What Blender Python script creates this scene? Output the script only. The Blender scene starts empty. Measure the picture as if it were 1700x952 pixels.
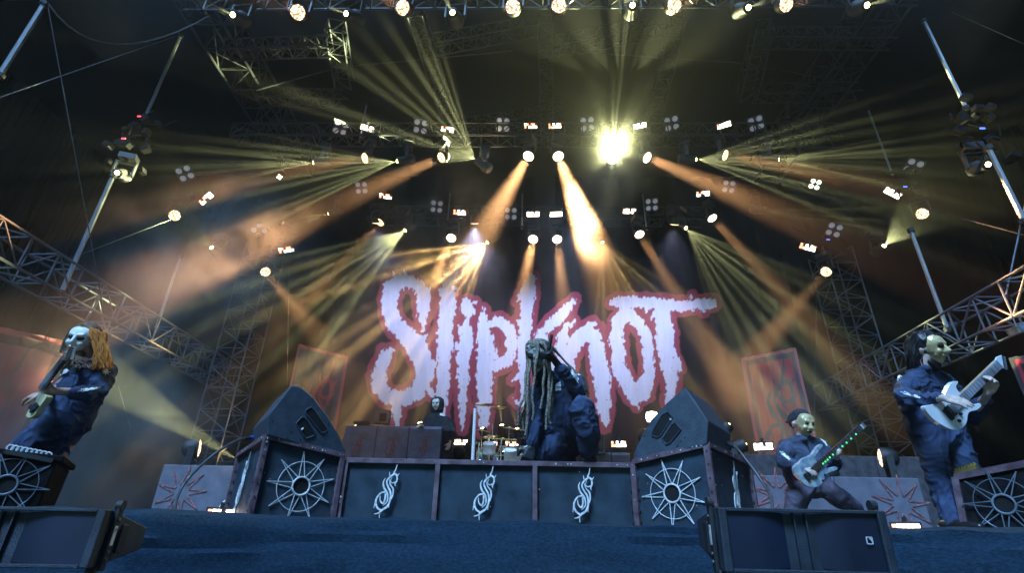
import bpy, bmesh, math, random
import numpy as np
from mathutils import Vector, Matrix, noise
from mathutils.bvhtree import BVHTree
random.seed(7)
S = bpy.context.scene
COL = S.collection
rad = math.radians

# ------------------------------------------------------------------ camera
F = 862.0; PITCH = rad(25.9); YAW = rad(1.8); ROLL = rad(1.3)
FW = Vector((-math.sin(YAW)*math.cos(PITCH), math.cos(YAW)*math.cos(PITCH), math.sin(PITCH)))
R0 = Vector((math.cos(YAW), math.sin(YAW), 0)); U0 = R0.cross(FW)
CR = math.cos(ROLL)*R0 + math.sin(ROLL)*U0
CU = -math.sin(ROLL)*R0 + math.cos(ROLL)*U0
CAM = Vector((0, 0, 1.5))
cd = bpy.data.cameras.new('camera'); cam = bpy.data.objects.new('camera', cd); COL.objects.link(cam)
M = Matrix((CR, CU, -FW)).transposed().to_4x4(); M.translation = CAM; cam.matrix_world = M
cd.sensor_width = 36; cd.lens = 36*F/1700; cd.clip_start = 0.05; cd.clip_end = 600
S.camera = cam

# ------------------------------------------------------------------ sky, sun, exposure
w = bpy.data.worlds.new('World'); S.world = w; w.use_nodes = True
wn = w.node_tree; bg = wn.nodes['Background']
sky = wn.nodes.new('ShaderNodeTexSky'); sky.sky_type = 'NISHITA'; sky.sun_disc = False
SUN_EL, SUN_ROT = rad(3.0), rad(200)
sky.sun_elevation = SUN_EL; sky.sun_rotation = SUN_ROT
tint = wn.nodes.new('ShaderNodeMix'); tint.data_type = 'RGBA'; tint.blend_type = 'MULTIPLY'
tint.inputs[0].default_value = 1.0
wn.links.new(sky.outputs[0], tint.inputs[6]); tint.inputs[7].default_value = (0.12, 0.42, 1.0, 1)   # camera white balance set for tungsten lamps
wn.links.new(tint.outputs[2], bg.inputs[0]); bg.inputs[1].default_value = 0.12
sl = bpy.data.lights.new('sun', 'SUN'); sl.energy = 5.0; sl.angle = rad(18); sl.color = (0.32, 0.59, 1.0)
so = bpy.data.objects.new('sun', sl); COL.objects.link(so)
so.rotation_euler = (rad(90-52), 0, rad(-24))
S.view_settings.view_transform = 'Standard'; S.view_settings.look = 'None'
S.view_settings.exposure = 0.3; S.view_settings.gamma = 1.0
S.cycles.use_denoising = True
S.cycles.volume_bounces = 0; S.cycles.max_bounces = 5; S.cycles.diffuse_bounces = 2; S.cycles.glossy_bounces = 3
S.cycles.volume_max_steps = 80; S.cycles.sample_clamp_indirect = 4

# ------------------------------------------------------------------ geometry of the place
def at(px, py, Y):
    """point of the place seen at that spot of the photograph, Y metres in front of the camera"""
    d = FW*F + CR*(px-850) + CU*(476-py)
    return CAM + d*(Y/d.y)
def proj(p):
    v = Vector(p)-CAM; z = v.dot(FW)
    return 850+F*v.dot(CR)/z, 476-F*v.dot(CU)/z
FZ = 1.60      # stage floor

# ------------------------------------------------------------------ materials
MATS = {}
def mat(name, col, rough=0.6, metal=0.0, noise_amt=0.25, nscale=8.0, bump=0.0, bscale=60.0, col2=None, emit=0.0, ecol=None, stretch=None, thr=(0.35, 0.7), spec=0.5):
    if name in MATS: return MATS[name]
    m = bpy.data.materials.new(name); m.use_nodes = True; nt = m.node_tree; b = nt.nodes['Principled BSDF']
    b.inputs['Roughness'].default_value = rough; b.inputs['Metallic'].default_value = metal
    b.inputs['Specular IOR Level'].default_value = spec
    tc = nt.nodes.new('ShaderNodeTexCoord'); mp = nt.nodes.new('ShaderNodeMapping'); nt.links.new(tc.outputs['Object'], mp.inputs[0])
    if stretch: mp.inputs['Scale'].default_value = stretch
    n = nt.nodes.new('ShaderNodeTexNoise'); n.inputs['Scale'].default_value = nscale; n.inputs['Detail'].default_value = 6
    nt.links.new(mp.outputs[0], n.inputs['Vector'])
    r = nt.nodes.new('ShaderNodeMapRange'); r.inputs[1].default_value = thr[0]; r.inputs[2].default_value = thr[1]
    nt.links.new(n.outputs[0], r.inputs[0])
    mx = nt.nodes.new('ShaderNodeMix'); mx.data_type = 'RGBA'
    c2 = col2 if col2 else tuple(min(1, c*(1+noise_amt*2.2)+0.002) for c in col)
    mx.inputs[6].default_value = (*[c*(1-noise_amt) for c in col], 1); mx.inputs[7].default_value = (*c2, 1)
    nt.links.new(r.outputs[0], mx.inputs[0]); nt.links.new(mx.outputs[2], b.inputs['Base Color'])
    if bump:
        n2 = nt.nodes.new('ShaderNodeTexNoise'); n2.inputs['Scale'].default_value = bscale; n2.inputs['Detail'].default_value = 4
        nt.links.new(mp.outputs[0], n2.inputs['Vector'])
        bp = nt.nodes.new('ShaderNodeBump'); bp.inputs['Strength'].default_value = bump; bp.inputs['Distance'].default_value = 0.01
        nt.links.new(n2.outputs[0], bp.inputs['Height']); nt.links.new(bp.outputs[0], b.inputs['Normal'])
    if emit:
        b.inputs['Emission Color'].default_value = (*(ecol or col), 1); b.inputs['Emission Strength'].default_value = emit; m.cycles.emission_sampling = 'NONE'
    MATS[name] = m; return m
def led_mat(name, c1, c2, scale, lo, hi, rnd=0.35):
    """lit lamp face broken into cells"""
    m = bpy.data.materials.new(name); m.use_nodes = True; nt = m.node_tree; b = nt.nodes['Principled BSDF']
    b.inputs['Base Color'].default_value = (.2, .2, .2, 1)
    tc = nt.nodes.new('ShaderNodeTexCoord'); v = nt.nodes.new('ShaderNodeTexVoronoi'); v.inputs['Scale'].default_value = scale
    nt.links.new(tc.outputs['Object'], v.inputs['Vector'])
    r = nt.nodes.new('ShaderNodeMapRange'); r.inputs[1].default_value = 0.1; r.inputs[2].default_value = 0.6
    r.inputs[3].default_value = hi; r.inputs[4].default_value = lo
    nt.links.new(v.outputs['Distance'], r.inputs[0]); nt.links.new(r.outputs[0], b.inputs['Emission Strength'])
    mx = nt.nodes.new('ShaderNodeMix'); mx.data_type = 'RGBA'; mx.inputs[6].default_value = (*c1, 1); mx.inputs[7].default_value = (*c2, 1)
    sp = nt.nodes.new('ShaderNodeSeparateColor'); nt.links.new(v.outputs['Color'], sp.inputs[0])
    nt.links.new(sp.outputs[0], mx.inputs[0]); nt.links.new(mx.outputs[2], b.inputs['Emission Color'])
    m.cycles.emission_sampling = 'NONE'; MATS[name] = m; return m
dull_black = mat('dull_black', (.010, .010, .012), .95, spec=.1, bump=.3)
black = mat('black_paint', (.018, .019, .022), .55, bump=.35, bscale=180)
cab = mat('speaker_paint', (.018, .028, .042), .45, bump=.5, bscale=260, noise_amt=.3)
wedgem = mat('monitor_paint', (.038, .056, .080), .48, bump=.6, bscale=150, noise_amt=.15, nscale=14)
grillm = mat('speaker_grille', (.004, .009, .026), .5, bump=.25, bscale=500, noise_amt=.3, nscale=3)
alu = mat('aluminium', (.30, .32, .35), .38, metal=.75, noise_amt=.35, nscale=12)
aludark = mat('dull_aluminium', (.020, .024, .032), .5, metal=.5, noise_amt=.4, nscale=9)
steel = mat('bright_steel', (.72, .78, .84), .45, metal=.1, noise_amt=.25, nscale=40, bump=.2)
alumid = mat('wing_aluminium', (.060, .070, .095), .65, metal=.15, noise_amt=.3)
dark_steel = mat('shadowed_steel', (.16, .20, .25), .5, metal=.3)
chrome = mat('chrome', (.75, .76, .78), .15, metal=1)
frame_m = mat('riser_frame', (.115, .062, .082), .55, noise_amt=.35, nscale=11, bump=.4, bscale=70, col2=(.20, .13, .16))
panel_m = mat('riser_panel', (.010, .036, .066), .6, noise_amt=.4, nscale=6, bump=.9, bscale=260, col2=(.028, .062, .095))
worn = mat('chipped_paint', (.6, .6, .62), .7)
dark = mat('dark_void', (.004, .004, .005), .9)
drape = mat('black_drape', (.0006, .0007, .0012), 1.0, spec=0.0, nscale=.5, noise_amt=.4, col2=(.0012, .0014, .0022), stretch=(6, 6, .4))
carpet = mat('black_carpet', (.010, .030, .055), .9, nscale=60, bump=1.0, bscale=160, stretch=(.6, 1, 1.8), col2=(.016, .046, .082), thr=(.38, .68), spec=.2)
floor_m = mat('stage_deck', (.03, .03, .035), .6, nscale=3)
ground_m = mat('asphalt', (.045, .045, .047), .9, nscale=2, bump=.3)
suit = mat('navy_coverall', (.034, .052, .105), .9, noise_amt=.35, nscale=5, bump=.25, bscale=420, spec=.25)
seam_m = mat('dark_seam', (.010, .014, .030), .9)
suit2 = mat('grey_coverall', (.06, .075, .12), .9, noise_amt=.3, nscale=6, bump=.25, bscale=400, spec=.25)
trous = mat('faded_trousers', (.10, .085, .115), .95, noise_amt=.25, nscale=7, bump=.2, bscale=400, spec=.2)
hood = mat('black_hoodie', (.025, .025, .035), .9)
skin = mat('skin', (.50, .30, .22), .5, noise_amt=.12, nscale=30)
skin2 = mat('pale_skin', (.62, .45, .38), .5, noise_amt=.12, nscale=30)
glove_m = mat('black_glove', (.010, .012, .016), .45, bump=.4, bscale=120)
mask_w = mat('white_mask', (.80, .80, .74), .4, noise_amt=.08, nscale=12)
mask_g = mat('gold_mask', (.64, .51, .27), .35, noise_amt=.25, nscale=14, metal=.15)
mask_s = mat('mottled_mask', (.30, .30, .27), .6, noise_amt=.65, nscale=26, thr=(.42, .6), bump=.8, bscale=40, col2=(.50, .50, .46))
eye_m = mat('black_eye_hole', (.004, .004, .004), .8)
hair_o = mat('orange_hair', (.62, .17, .02), .55, noise_amt=.5, nscale=40, stretch=(1, 1, .2), col2=(.85, .34, .07))
hair_b = mat('brown_beard', (.15, .095, .065), .8, noise_amt=.4, nscale=60)
hair_k = mat('black_hair', (.012, .010, .012), .45, noise_amt=.5, nscale=50)
dread_m = mat('dreadlock_hair', (.26, .20, .14), .9, noise_amt=.6, nscale=60, bump=1, bscale=90, col2=(.50, .45, .36))
white_p = mat('white_print', (.78, .80, .80), .7, noise_amt=.1)
red_p = mat('red_print', (.27, .11, .115), .8, noise_amt=.4, nscale=20)
lip_m = mat('lips', (.35, .12, .12), .5)
shoe_m = mat('black_leather', (.012, .012, .014), .3)
cable_m = mat('cable_rubber', (.05, .055, .06), .45)
blue_p = mat('blue_plug', (.02, .10, .55), .4)
cream = mat('cream_lacquer', (.66, .60, .36), .25, noise_amt=.06)
whiteg = mat('white_lacquer', (.70, .74, .80), .2, noise_amt=.05)
blueg = mat('pale_blue_lacquer', (.28, .42, .62), .2, noise_amt=.4, nscale=18, col2=(.55, .62, .60))
wood = mat('dark_rosewood', (.05, .028, .02), .5, noise_amt=.3, nscale=30)
maple = mat('maple', (.50, .33, .17), .4)
fretb = mat('pale_fretboard', (.30, .31, .36), .4)
green_led = mat('green_led', (.1, .9, .25), .4, emit=1.0, ecol=(.1, 1, .2))
desk_m = mat('desk_cloth', (.17, .18, .27), .9, noise_amt=.12, nscale=5)
amp_m = mat('grey_cabinet_cloth', (.14, .14, .18), .9, noise_amt=.12, nscale=5)
riser_m = mat('riser_skirt', (.055, .052, .062), .9)
label_m = mat('silver_label', (.55, .56, .6), .4)
rail_m = mat('riser_rail', (.30, .30, .32), .5, metal=.5)
brass = mat('brass', (.45, .33, .10), .35, metal=.6)
W_LED = led_mat('warm_lamp_face', (1, .42, .14), (1, .80, .52), 26, .5, 7.5)
W_HOT = led_mat('hot_lamp_face', (1, .70, .40), (1, .86, .62), 20, 6, 13)
Y_HOT = mat('yellow_lamp_lens', (1, .9, .4), .3, emit=26, ecol=(1, .86, .26))
G_HOT = mat('glaring_lamp_lens', (1, 1, .8), .3, emit=60, ecol=(.93, 1, .62))
CELL_W = mat('white_hot_cell', (1, .8, .7), .4, emit=9, ecol=(1, .80, .66))
CELL_O = mat('orange_cell', (1, .4, .2), .4, emit=3.0, ecol=(1, .30, .16))
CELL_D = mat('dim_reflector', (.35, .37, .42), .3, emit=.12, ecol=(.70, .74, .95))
CELL_B = mat('bright_reflector', (.8, .8, .7), .3, emit=6, ecol=(.8, .9, .62))
INDI_B = mat('blue_indicator', (.1, .2, 1), .4, emit=1.3, ecol=(.1, .2, 1))
INDI_R = mat('red_indicator', (1, .1, .1), .4, emit=1.6, ecol=(1, .05, .10))

# ------------------------------------------------------------------ mesh builder
class MB:
    def __init__(s): s.v = []; s.f = []
    def add(s, vs, fs):
        o = len(s.v); s.v += [tuple(v) for v in vs]; s.f += [tuple(i+o for i in f) for f in fs]; return s
    def box(s, c, dx, dy, dz, X=None, Y=None, Z=None):
        X = X or Vector((1, 0, 0)); Y = Y or Vector((0, 1, 0)); Z = Z or Vector((0, 0, 1)); c = Vector(c)
        vs = [c+X*(dx/2*a)+Y*(dy/2*b)+Z*(dz/2*e) for a in (-1, 1) for b in (-1, 1) for e in (-1, 1)]
        return s.add(vs, [(0, 1, 3, 2), (4, 6, 7, 5), (0, 4, 5, 1), (2, 3, 7, 6), (0, 2, 6, 4), (1, 5, 7, 3)])
    def bar(s, p0, p1, a, b, up=Vector((0, 0, 1))):
        p0 = Vector(p0); p1 = Vector(p1); d = (p1-p0); L = d.length; d.normalize(); x = d.cross(up)
        if x.length < 1e-4: x = d.cross(Vector((0, 1, 0)))
        x.normalize(); y = x.cross(d)
        return s.box((p0+p1)/2, a, L, b, x, d, y)
    def tube(s, pts, r, n=6, caps=True, r2=None):
        pts = [Vector(p) for p in pts]; k = len(pts); rings = []
        for i, p in enumerate(pts):
            t = (pts[min(i+1, k-1)]-pts[max(i-1, 0)]).normalized()
            a = t.cross(Vector((0.13, 0.31, 0.94)))
            if a.length < .05: a = t.cross(Vector((1, 0, 0)))
            a.normalize(); b = t.cross(a)
            rr = r[i] if isinstance(r, (list, tuple)) else (r if r2 is None else r+(r2-r)*i/(k-1))
            rings.append([p+a*(math.cos(2*math.pi*j/n)*rr)+b*(math.sin(2*math.pi*j/n)*rr) for j in range(n)])
        fs = []
        for i in range(k-1):
            for j in range(n):
                fs.append((i*n+j, i*n+(j+1) % n, (i+1)*n+(j+1) % n, (i+1)*n+j))
        if caps: fs += [tuple(range(n))[::-1], tuple((k-1)*n+j for j in range(n))]
        return s.add([v for g in rings for v in g], fs)
    def lathe(s, prof, n=20, c=(0, 0, 0), X=None, Y=None, Z=None, cap=True):
        X = X or Vector((1, 0, 0)); Y = Y or Vector((0, 1, 0)); Z = Z or Vector((0, 0, 1)); c = Vector(c)
        vs = [c+X*(math.cos(2*math.pi*j/n)*r)+Y*(math.sin(2*math.pi*j/n)*r)+Z*z for r, z in prof for j in range(n)]
        fs = [(i*n+j, i*n+(j+1) % n, (i+1)*n+(j+1) % n, (i+1)*n+j) for i in range(len(prof)-1) for j in range(n)]
        if cap: fs += [tuple(range(n))[::-1], tuple((len(prof)-1)*n+j for j in range(n))]
        return s.add(vs, fs)
    def prism(s, poly, ext):
        """poly: 3-D points in one plane; ext: vector"""
        n = len(poly); ext = Vector(ext)
        return s.add([Vector(p) for p in poly]+[Vector(p)+ext for p in poly],
                     [tuple(range(n))[::-1], tuple(range(n, 2*n))]+[(i, (i+1) % n, n+(i+1) % n, n+i) for i in range(n)])
    def hexa(s, c8):
        """bottom 4 then top 4, both going round the same way"""
        return s.add(c8, [(3, 2, 1, 0), (4, 5, 6, 7)]+[(i, (i+1) % 4, 4+(i+1) % 4, 4+i) for i in range(4)])
    def mesh(s, name):
        me = bpy.data.meshes.new(name); me.from_pydata(s.v, [], s.f); me.validate()
        bm = bmesh.new(); bm.from_mesh(me); bmesh.ops.recalc_face_normals(bm, faces=bm.faces); bm.to_mesh(me); bm.free()
        return me
    def build(s, name, m, parent=None, smooth=False, bevel=0):
        me = s.mesh(name); me.materials.append(m)
        if smooth: smooth_mesh(me)
        o = bpy.data.objects.new(name, me); COL.objects.link(o)
        if parent: attach(o, parent)
        if bevel:
            b = o.modifiers.new('bevel', 'BEVEL'); b.width = bevel; b.segments = 2; b.limit_method = 'ANGLE'
        return o
def smooth_mesh(me, ang=40):
    me.polygons.foreach_set('use_smooth', [True]*len(me.polygons))
    try: me.set_sharp_from_angle(angle=rad(ang))
    except Exception: pass
def attach(o, parent):
    o.parent = parent
    o.matrix_parent_inverse = parent_world(parent).inverted()
def parent_world(p):
    m = p.matrix_basis.copy()
    if p.parent: m = parent_world(p.parent) @ p.matrix_parent_inverse @ m
    return m
def tag(o, label=None, cat=None, group=None, kind=None):
    if label: o['label'] = label
    if cat: o['category'] = cat
    if group: o['group'] = group
    if kind: o['kind'] = kind
    return o
def empty(name, loc, label, cat, group=None, rot=None):
    o = bpy.data.objects.new(name, None); COL.objects.link(o); o.location = loc
    if rot: o.rotation_euler = rot
    o.empty_display_size = .2
    return tag(o, label, cat, group)
def inst(name, me, parent=None, mtx=None, loc=None):
    o = bpy.data.objects.new(name, me); COL.objects.link(o)
    if mtx is not None: o.matrix_basis = mtx
    if loc is not None: o.location = loc
    if parent: o.parent = parent
    return o
V = Vector
# ------------------------------------------------------------------ ground, stage, roof, drapes
def struct(name, mb, m, **k): return tag(mb.build(name, m, **k), kind='structure')
struct('ground', MB().add([(-60, -30, 0), (60, -30, 0), (60, 60, 0), (-60, 60, 0)], [(0, 1, 2, 3)]), ground_m)
EDGE = [(-22, 3.0), (-3.9, 3.45), (-2.3, 3.55), (-1.75, 4.0), (-1.2, 4.22), (0.9, 4.22), (1.5, 4.1), (2.4, 3.6), (4, 3.45), (22, 3.1)]
d = MB(); n = len(EDGE); top = [V((x, y, FZ)) for x, y in EDGE]+[V((22, 19.5, FZ)), V((-22, 19.5, FZ))]
d.prism([p-V((0, 0, .16)) for p in top], (0, 0, .16)); struct('stage_floor', d, floor_m)
# carpet cloth hanging over the lip, creased
def edge_pt(x):
    for (x0, y0), (x1, y1) in zip(EDGE, EDGE[1:]):
        if x0 <= x <= x1: return y0+(y1-y0)*(x-x0)/(x1-x0)
    return 4
vs = []; fs = []; NX, NZ = 460, 34
for i in range(NX+1):
    x = -7+14*i/NX; y0 = edge_pt(x)
    for j in range(NZ+1):
        t = j/NZ
        if j == 0: p = V((x, y0+.12, FZ+.012))
        else:
            z = FZ+.012-(t**1.2)*1.62
            p = V((x, y0-.05-.55*t**.8, z))
        q = (1-abs(noise.noise(V((x*.9, 0, t*14+noise.noise(V((x*.5, 2, 0)))*2)))*2.4))*.015+noise.noise(V((x*6, 3, t*60)))*.003+noise.noise(V((x*.6, 9, t*6)))*.02*min(1, t*6)
        p += V((0, -q*1.4, q*.9+(noise.noise(V((x*3.1, 5, 0)))*.012 if j < 3 else 0)))
        vs.append(p)
for i in range(NX):
    for j in range(NZ):
        a = i*(NZ+1)+j; fs.append((a, a+1, a+NZ+2, a+NZ+1))
struct('stage_skirt', MB().add(vs, fs), carpet, smooth=True)
struct('roof', MB().box((0, 15.5, 16.6), 60, 16, .15), drape)
def curtain(name, x0, y0, x1, y1, z0, z1, label, amp=.12, nf=160):
    vs = []; fs = []; a = V((x0, y0, 0)); b = V((x1, y1, 0)); nn = V((-(b-a).y, (b-a).x, 0)).normalized()
    for i in range(nf+1):
        t = i/nf; q = a.lerp(b, t)+nn*(math.sin(i*1.9)*amp*(.5+.5*noise.noise(V((i*.13, 0, 0)))))
        vs += [q+V((0, 0, z0)), q+V((0, 0, z1))]
    for i in range(nf): fs.append((2*i, 2*i+2, 2*i+3, 2*i+1))
    return tag(MB().add(vs, fs).build(name, drape, smooth=True), label, 'curtain')
curtain('backdrop_curtain', -30, 19.3, 30, 19.3, FZ, 16.5, 'black backdrop curtain closing the rear of the stage behind the printed banner', nf=240)
curtain('wing_curtain', -19, 5, -19, 19, 0, 16.5, 'black curtain closing the left wing of the stage')
curtain('wing_curtain', 19, 5, 19, 19, 0, 16.5, 'black curtain closing the right wing of the stage')

# ------------------------------------------------------------------ haze, drifting smoke and an added glow puff
def vol_box(name, a, b, m):
    o = MB().box((V(a)+V(b))/2, b[0]-a[0], b[1]-a[1], b[2]-a[2]).build(name, m); return tag(o, kind='stuff')
hz = bpy.data.materials.new('haze'); hz.use_nodes = True; nt = hz.node_tree; nt.nodes.clear()
out = nt.nodes.new('ShaderNodeOutputMaterial'); v = nt.nodes.new('ShaderNodeVolumePrincipled')
v.inputs['Color'].default_value = (.92, .92, .92, 1); v.inputs['Density'].default_value = .0008; v.inputs['Anisotropy'].default_value = .35
nt.links.new(v.outputs[0], out.inputs[1]); hz.cycles.volume_sampling = 'EQUIANGULAR'
vol_box('haze', (-70, -40, -1), (70, 70, 17.2), hz)
sm = bpy.data.materials.new('smoke'); sm.use_nodes = True; nt = sm.node_tree; nt.nodes.clear()
out = nt.nodes.new('ShaderNodeOutputMaterial'); v = nt.nodes.new('ShaderNodeVolumePrincipled')
v.inputs['Color'].default_value = (.93, .93, .93, 1); v.inputs['Anisotropy'].default_value = .35
tc = nt.nodes.new('ShaderNodeTexCoord')
def vm(op, a, b=None):
    n = nt.nodes.new('ShaderNodeMath'); n.operation = op
    for i, q in enumerate((a, b)):
        if q is None: continue
        if hasattr(q, 'links'): nt.links.new(q, n.inputs[i])
        else: n.inputs[i].default_value = q
    return n.outputs[0]
no = nt.nodes.new('ShaderNodeTexNoise'); no.inputs['Scale'].default_value = .42; no.inputs['Detail'].default_value = 4
no.inputs['Distortion'].default_value = .6
nt.links.new(tc.outputs['Object'], no.inputs['Vector'])
mr = nt.nodes.new('ShaderNodeMapRange'); mr.inputs[1].default_value = .36; mr.inputs[2].default_value = .72; mr.inputs[3].default_value = .12; nt.links.new(no.outputs[0], mr.inputs[0])
sx = nt.nodes.new('ShaderNodeSeparateXYZ'); nt.links.new(tc.outputs['Object'], sx.inputs[0])
SMOKE_PUFFS = [(400, 420, 10.4, 1.7, .17, 0), (320, 455, 10.2, 1.7, .12, 0), (250, 500, 10.0, 1.8, .08, 0), (760, 375, 14.6, 1.9, .30, 1), (690, 420, 15.2, 1.6, .16, 1), (965, 400, 11.4, 1.2, .28, 7), (1000, 340, 11.6, .9, .12, 7), (860, 420, 15, 1.8, .06, 1), (150, 780, 9.5, 2.1, .16, 2), (240, 690, 10.0, 2.3, .07, 2), (90, 650, 9.5, 2.1, .05, 2), (600, 640, 15, 2.4, .08, 3), (530, 520, 14, 2.0, .05, 3), (1290, 690, 13.0, 2.0, .09, 4), (1250, 590, 13.5, 1.6, .03, 4), (1450, 345, 13.5, 1.7, .06, 5), (1017, 262, 12.0, 1.15, .09, 6)]  # last puff is added round the glaring lamp to imitate lens glare
dens = None; BX = {}
for px, py, Y, r, k, grp in SMOKE_PUFFS:
    c = at(px, py, Y); R_ = r*1.5; q = BX.setdefault(grp, [list(c), list(c), []])
    for i in range(3): q[0][i] = min(q[0][i], c[i]-R_); q[1][i] = max(q[1][i], c[i]+R_)
    q[2].append((c, r, k))
base_nt = (no, mr)
for grp, (lo_, hi_, L_) in BX.items():
    sm = bpy.data.materials.new('smoke'); sm.use_nodes = True; nt = sm.node_tree; nt.nodes.clear()
    out = nt.nodes.new('ShaderNodeOutputMaterial'); v = nt.nodes.new('ShaderNodeVolumePrincipled')
    v.inputs['Color'].default_value = (.93, .93, .93, 1); v.inputs['Anisotropy'].default_value = .3
    tc = nt.nodes.new('ShaderNodeTexCoord'); no = nt.nodes.new('ShaderNodeTexNoise'); no.inputs['Scale'].default_value = .75; no.inputs['Detail'].default_value = 5; no.inputs['Distortion'].default_value = .8
    nt.links.new(tc.outputs['Object'], no.inputs['Vector'])
    mr = nt.nodes.new('ShaderNodeMapRange'); mr.inputs[1].default_value = .40; mr.inputs[2].default_value = .68; mr.inputs[3].default_value = .08; nt.links.new(no.outputs[0], mr.inputs[0])
    dens = None
    for c, r, k in L_:
        vmn = nt.nodes.new('ShaderNodeVectorMath'); vmn.operation = 'DISTANCE'; nt.links.new(tc.outputs['Object'], vmn.inputs[0]); vmn.inputs[1].default_value = c
        q = nt.nodes.new('ShaderNodeMapRange'); q.interpolation_type = 'SMOOTHSTEP'; q.inputs[1].default_value = 0; q.inputs[2].default_value = r*1.45; q.inputs[3].default_value = k; q.inputs[4].default_value = 0
        nt.links.new(vmn.outputs['Value'], q.inputs[0]); dens = q.outputs[0] if dens is None else vm('ADD', dens, q.outputs[0])
    nt.links.new(dens if grp == 6 else vm('MULTIPLY', dens, mr.outputs[0]), v.inputs['Density']); nt.links.new(v.outputs[0], out.inputs[1])
    sm.cycles.volume_sampling = 'EQUIANGULAR'; sm.cycles.volume_step_rate = 2.0
    hi_[1] = min(hi_[1], 17.6)
    vol_box('smoke', tuple(lo_), tuple(hi_), sm)
for dn_, a_, b_ in ((.0042, (-7.6, 10.7, 4.2), (7.9, 19.10, 14.3)), (.0022, (-9.4, 10.2, 3.7), (9.7, 19.12, 15.3)), (.0012, (-12, 9.5, 3.2), (12.3, 19.15, 16.3))):
    rh = hz.copy(); rh.name = 'rig_haze'; rh.node_tree.nodes['Principled Volume'].inputs['Density'].default_value = dn_
    vol_box('rig_haze', a_, b_, rh)
fh = hz.copy(); fh.name = 'front_haze'; fh.node_tree.nodes['Principled Volume'].inputs['Density'].default_value = .009
vol_box('front_haze', (-10, 4.5, 11.2), (10, 8.6, 15.5), fh)

# ------------------------------------------------------------------ trusses
UCYL = MB().tube([(0, 0, 0), (0, 0, 1)], 1, 6).mesh('truss_tube')
def rod(name, p0, p1, r, m, parent):
    p0 = V(p0); p1 = V(p1); d = p1-p0; L = d.length
    me = TUBES.get(m.name)
    if me is None:
        me = UCYL.copy(); me.materials.append(m); smooth_mesh(me); TUBES[m.name] = me
    o = bpy.data.objects.new(name, me); COL.objects.link(o)
    mt = Matrix.Translation(p0-parent.location) @ d.to_track_quat('Z', 'Y').to_matrix().to_4x4() @ Matrix.Diagonal((r, r, L, 1))
    o.matrix_basis = mt; o.parent = parent; return o
TUBES = {}
def truss(p0, p1, wd, ht, bays, label, m=None, r=.025, detail=True, up=V((0, 0, 1)), name='truss', group=None):
    m = m or aludark; p0 = V(p0); p1 = V(p1); d = (p1-p0).normalized(); side = d.cross(up).normalized(); upv = side.cross(d)
    e = empty(name, p0, label, 'truss', group)
    cs = [(side*a*wd/2+upv*b*ht/2) for a, b in ((-1, -1), (1, -1), (1, 1), (-1, 1))]
    for c in cs: rod('chord', p0+c, p1+c, r, m, e)
    L = p1-p0; mb = MB()
    for i in range(bays):
        a = p0+L*(i/bays); b = p0+L*((i+1)/bays)
        for k in range(4):
            c0, c1 = cs[k], cs[(k+1) % 4]
            if i % 2: c0, c1 = c1, c0
            segs = [(a+c0, b+c1)]
            if i % 1 == 0: segs.append((a+cs[k], a+cs[(k+1) % 4]))
            for q0, q1 in segs:
                if detail: rod('brace', q0, q1, r*.62, m, e)
                else: mb.tube([q0, q1], r*.6, 4, caps=False)
    if not detail: tag(mb.build('brace', m, e), kind='stuff')
    return e
# side wing trusses at the height of the guitarists' heads
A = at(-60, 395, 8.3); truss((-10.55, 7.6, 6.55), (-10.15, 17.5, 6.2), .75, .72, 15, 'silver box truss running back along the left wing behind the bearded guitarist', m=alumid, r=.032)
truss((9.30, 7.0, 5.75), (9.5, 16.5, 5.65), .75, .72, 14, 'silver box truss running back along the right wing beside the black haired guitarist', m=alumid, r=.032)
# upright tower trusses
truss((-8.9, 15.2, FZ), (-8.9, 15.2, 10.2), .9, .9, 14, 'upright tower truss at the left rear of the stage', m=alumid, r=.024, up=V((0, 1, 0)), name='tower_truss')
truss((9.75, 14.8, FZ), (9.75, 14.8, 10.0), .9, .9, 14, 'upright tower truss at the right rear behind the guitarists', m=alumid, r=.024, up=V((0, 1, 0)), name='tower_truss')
# roof trusses
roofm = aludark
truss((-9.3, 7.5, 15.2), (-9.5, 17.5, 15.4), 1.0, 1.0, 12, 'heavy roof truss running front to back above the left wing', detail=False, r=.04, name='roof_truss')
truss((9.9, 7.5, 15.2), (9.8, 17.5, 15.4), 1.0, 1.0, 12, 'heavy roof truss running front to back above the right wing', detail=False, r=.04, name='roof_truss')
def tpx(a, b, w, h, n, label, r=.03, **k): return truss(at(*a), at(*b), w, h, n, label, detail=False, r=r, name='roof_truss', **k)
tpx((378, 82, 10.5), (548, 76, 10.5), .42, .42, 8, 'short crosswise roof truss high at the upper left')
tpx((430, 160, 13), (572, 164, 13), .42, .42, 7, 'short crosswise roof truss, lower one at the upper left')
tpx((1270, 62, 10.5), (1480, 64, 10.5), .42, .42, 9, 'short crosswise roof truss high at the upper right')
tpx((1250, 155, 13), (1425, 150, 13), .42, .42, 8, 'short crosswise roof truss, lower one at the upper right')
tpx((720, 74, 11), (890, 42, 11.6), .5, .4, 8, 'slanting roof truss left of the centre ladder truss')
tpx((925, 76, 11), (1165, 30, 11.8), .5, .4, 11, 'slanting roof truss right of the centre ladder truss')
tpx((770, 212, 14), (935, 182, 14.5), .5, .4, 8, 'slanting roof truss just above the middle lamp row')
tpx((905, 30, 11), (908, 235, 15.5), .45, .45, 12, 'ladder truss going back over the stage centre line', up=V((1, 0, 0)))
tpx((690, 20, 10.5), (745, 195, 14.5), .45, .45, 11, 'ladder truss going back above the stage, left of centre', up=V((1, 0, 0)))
tpx((1128, 18, 10.5), (1085, 195, 14.5), .45, .45, 11, 'ladder truss going back above the stage, right of centre', up=V((1, 0, 0)))
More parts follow.
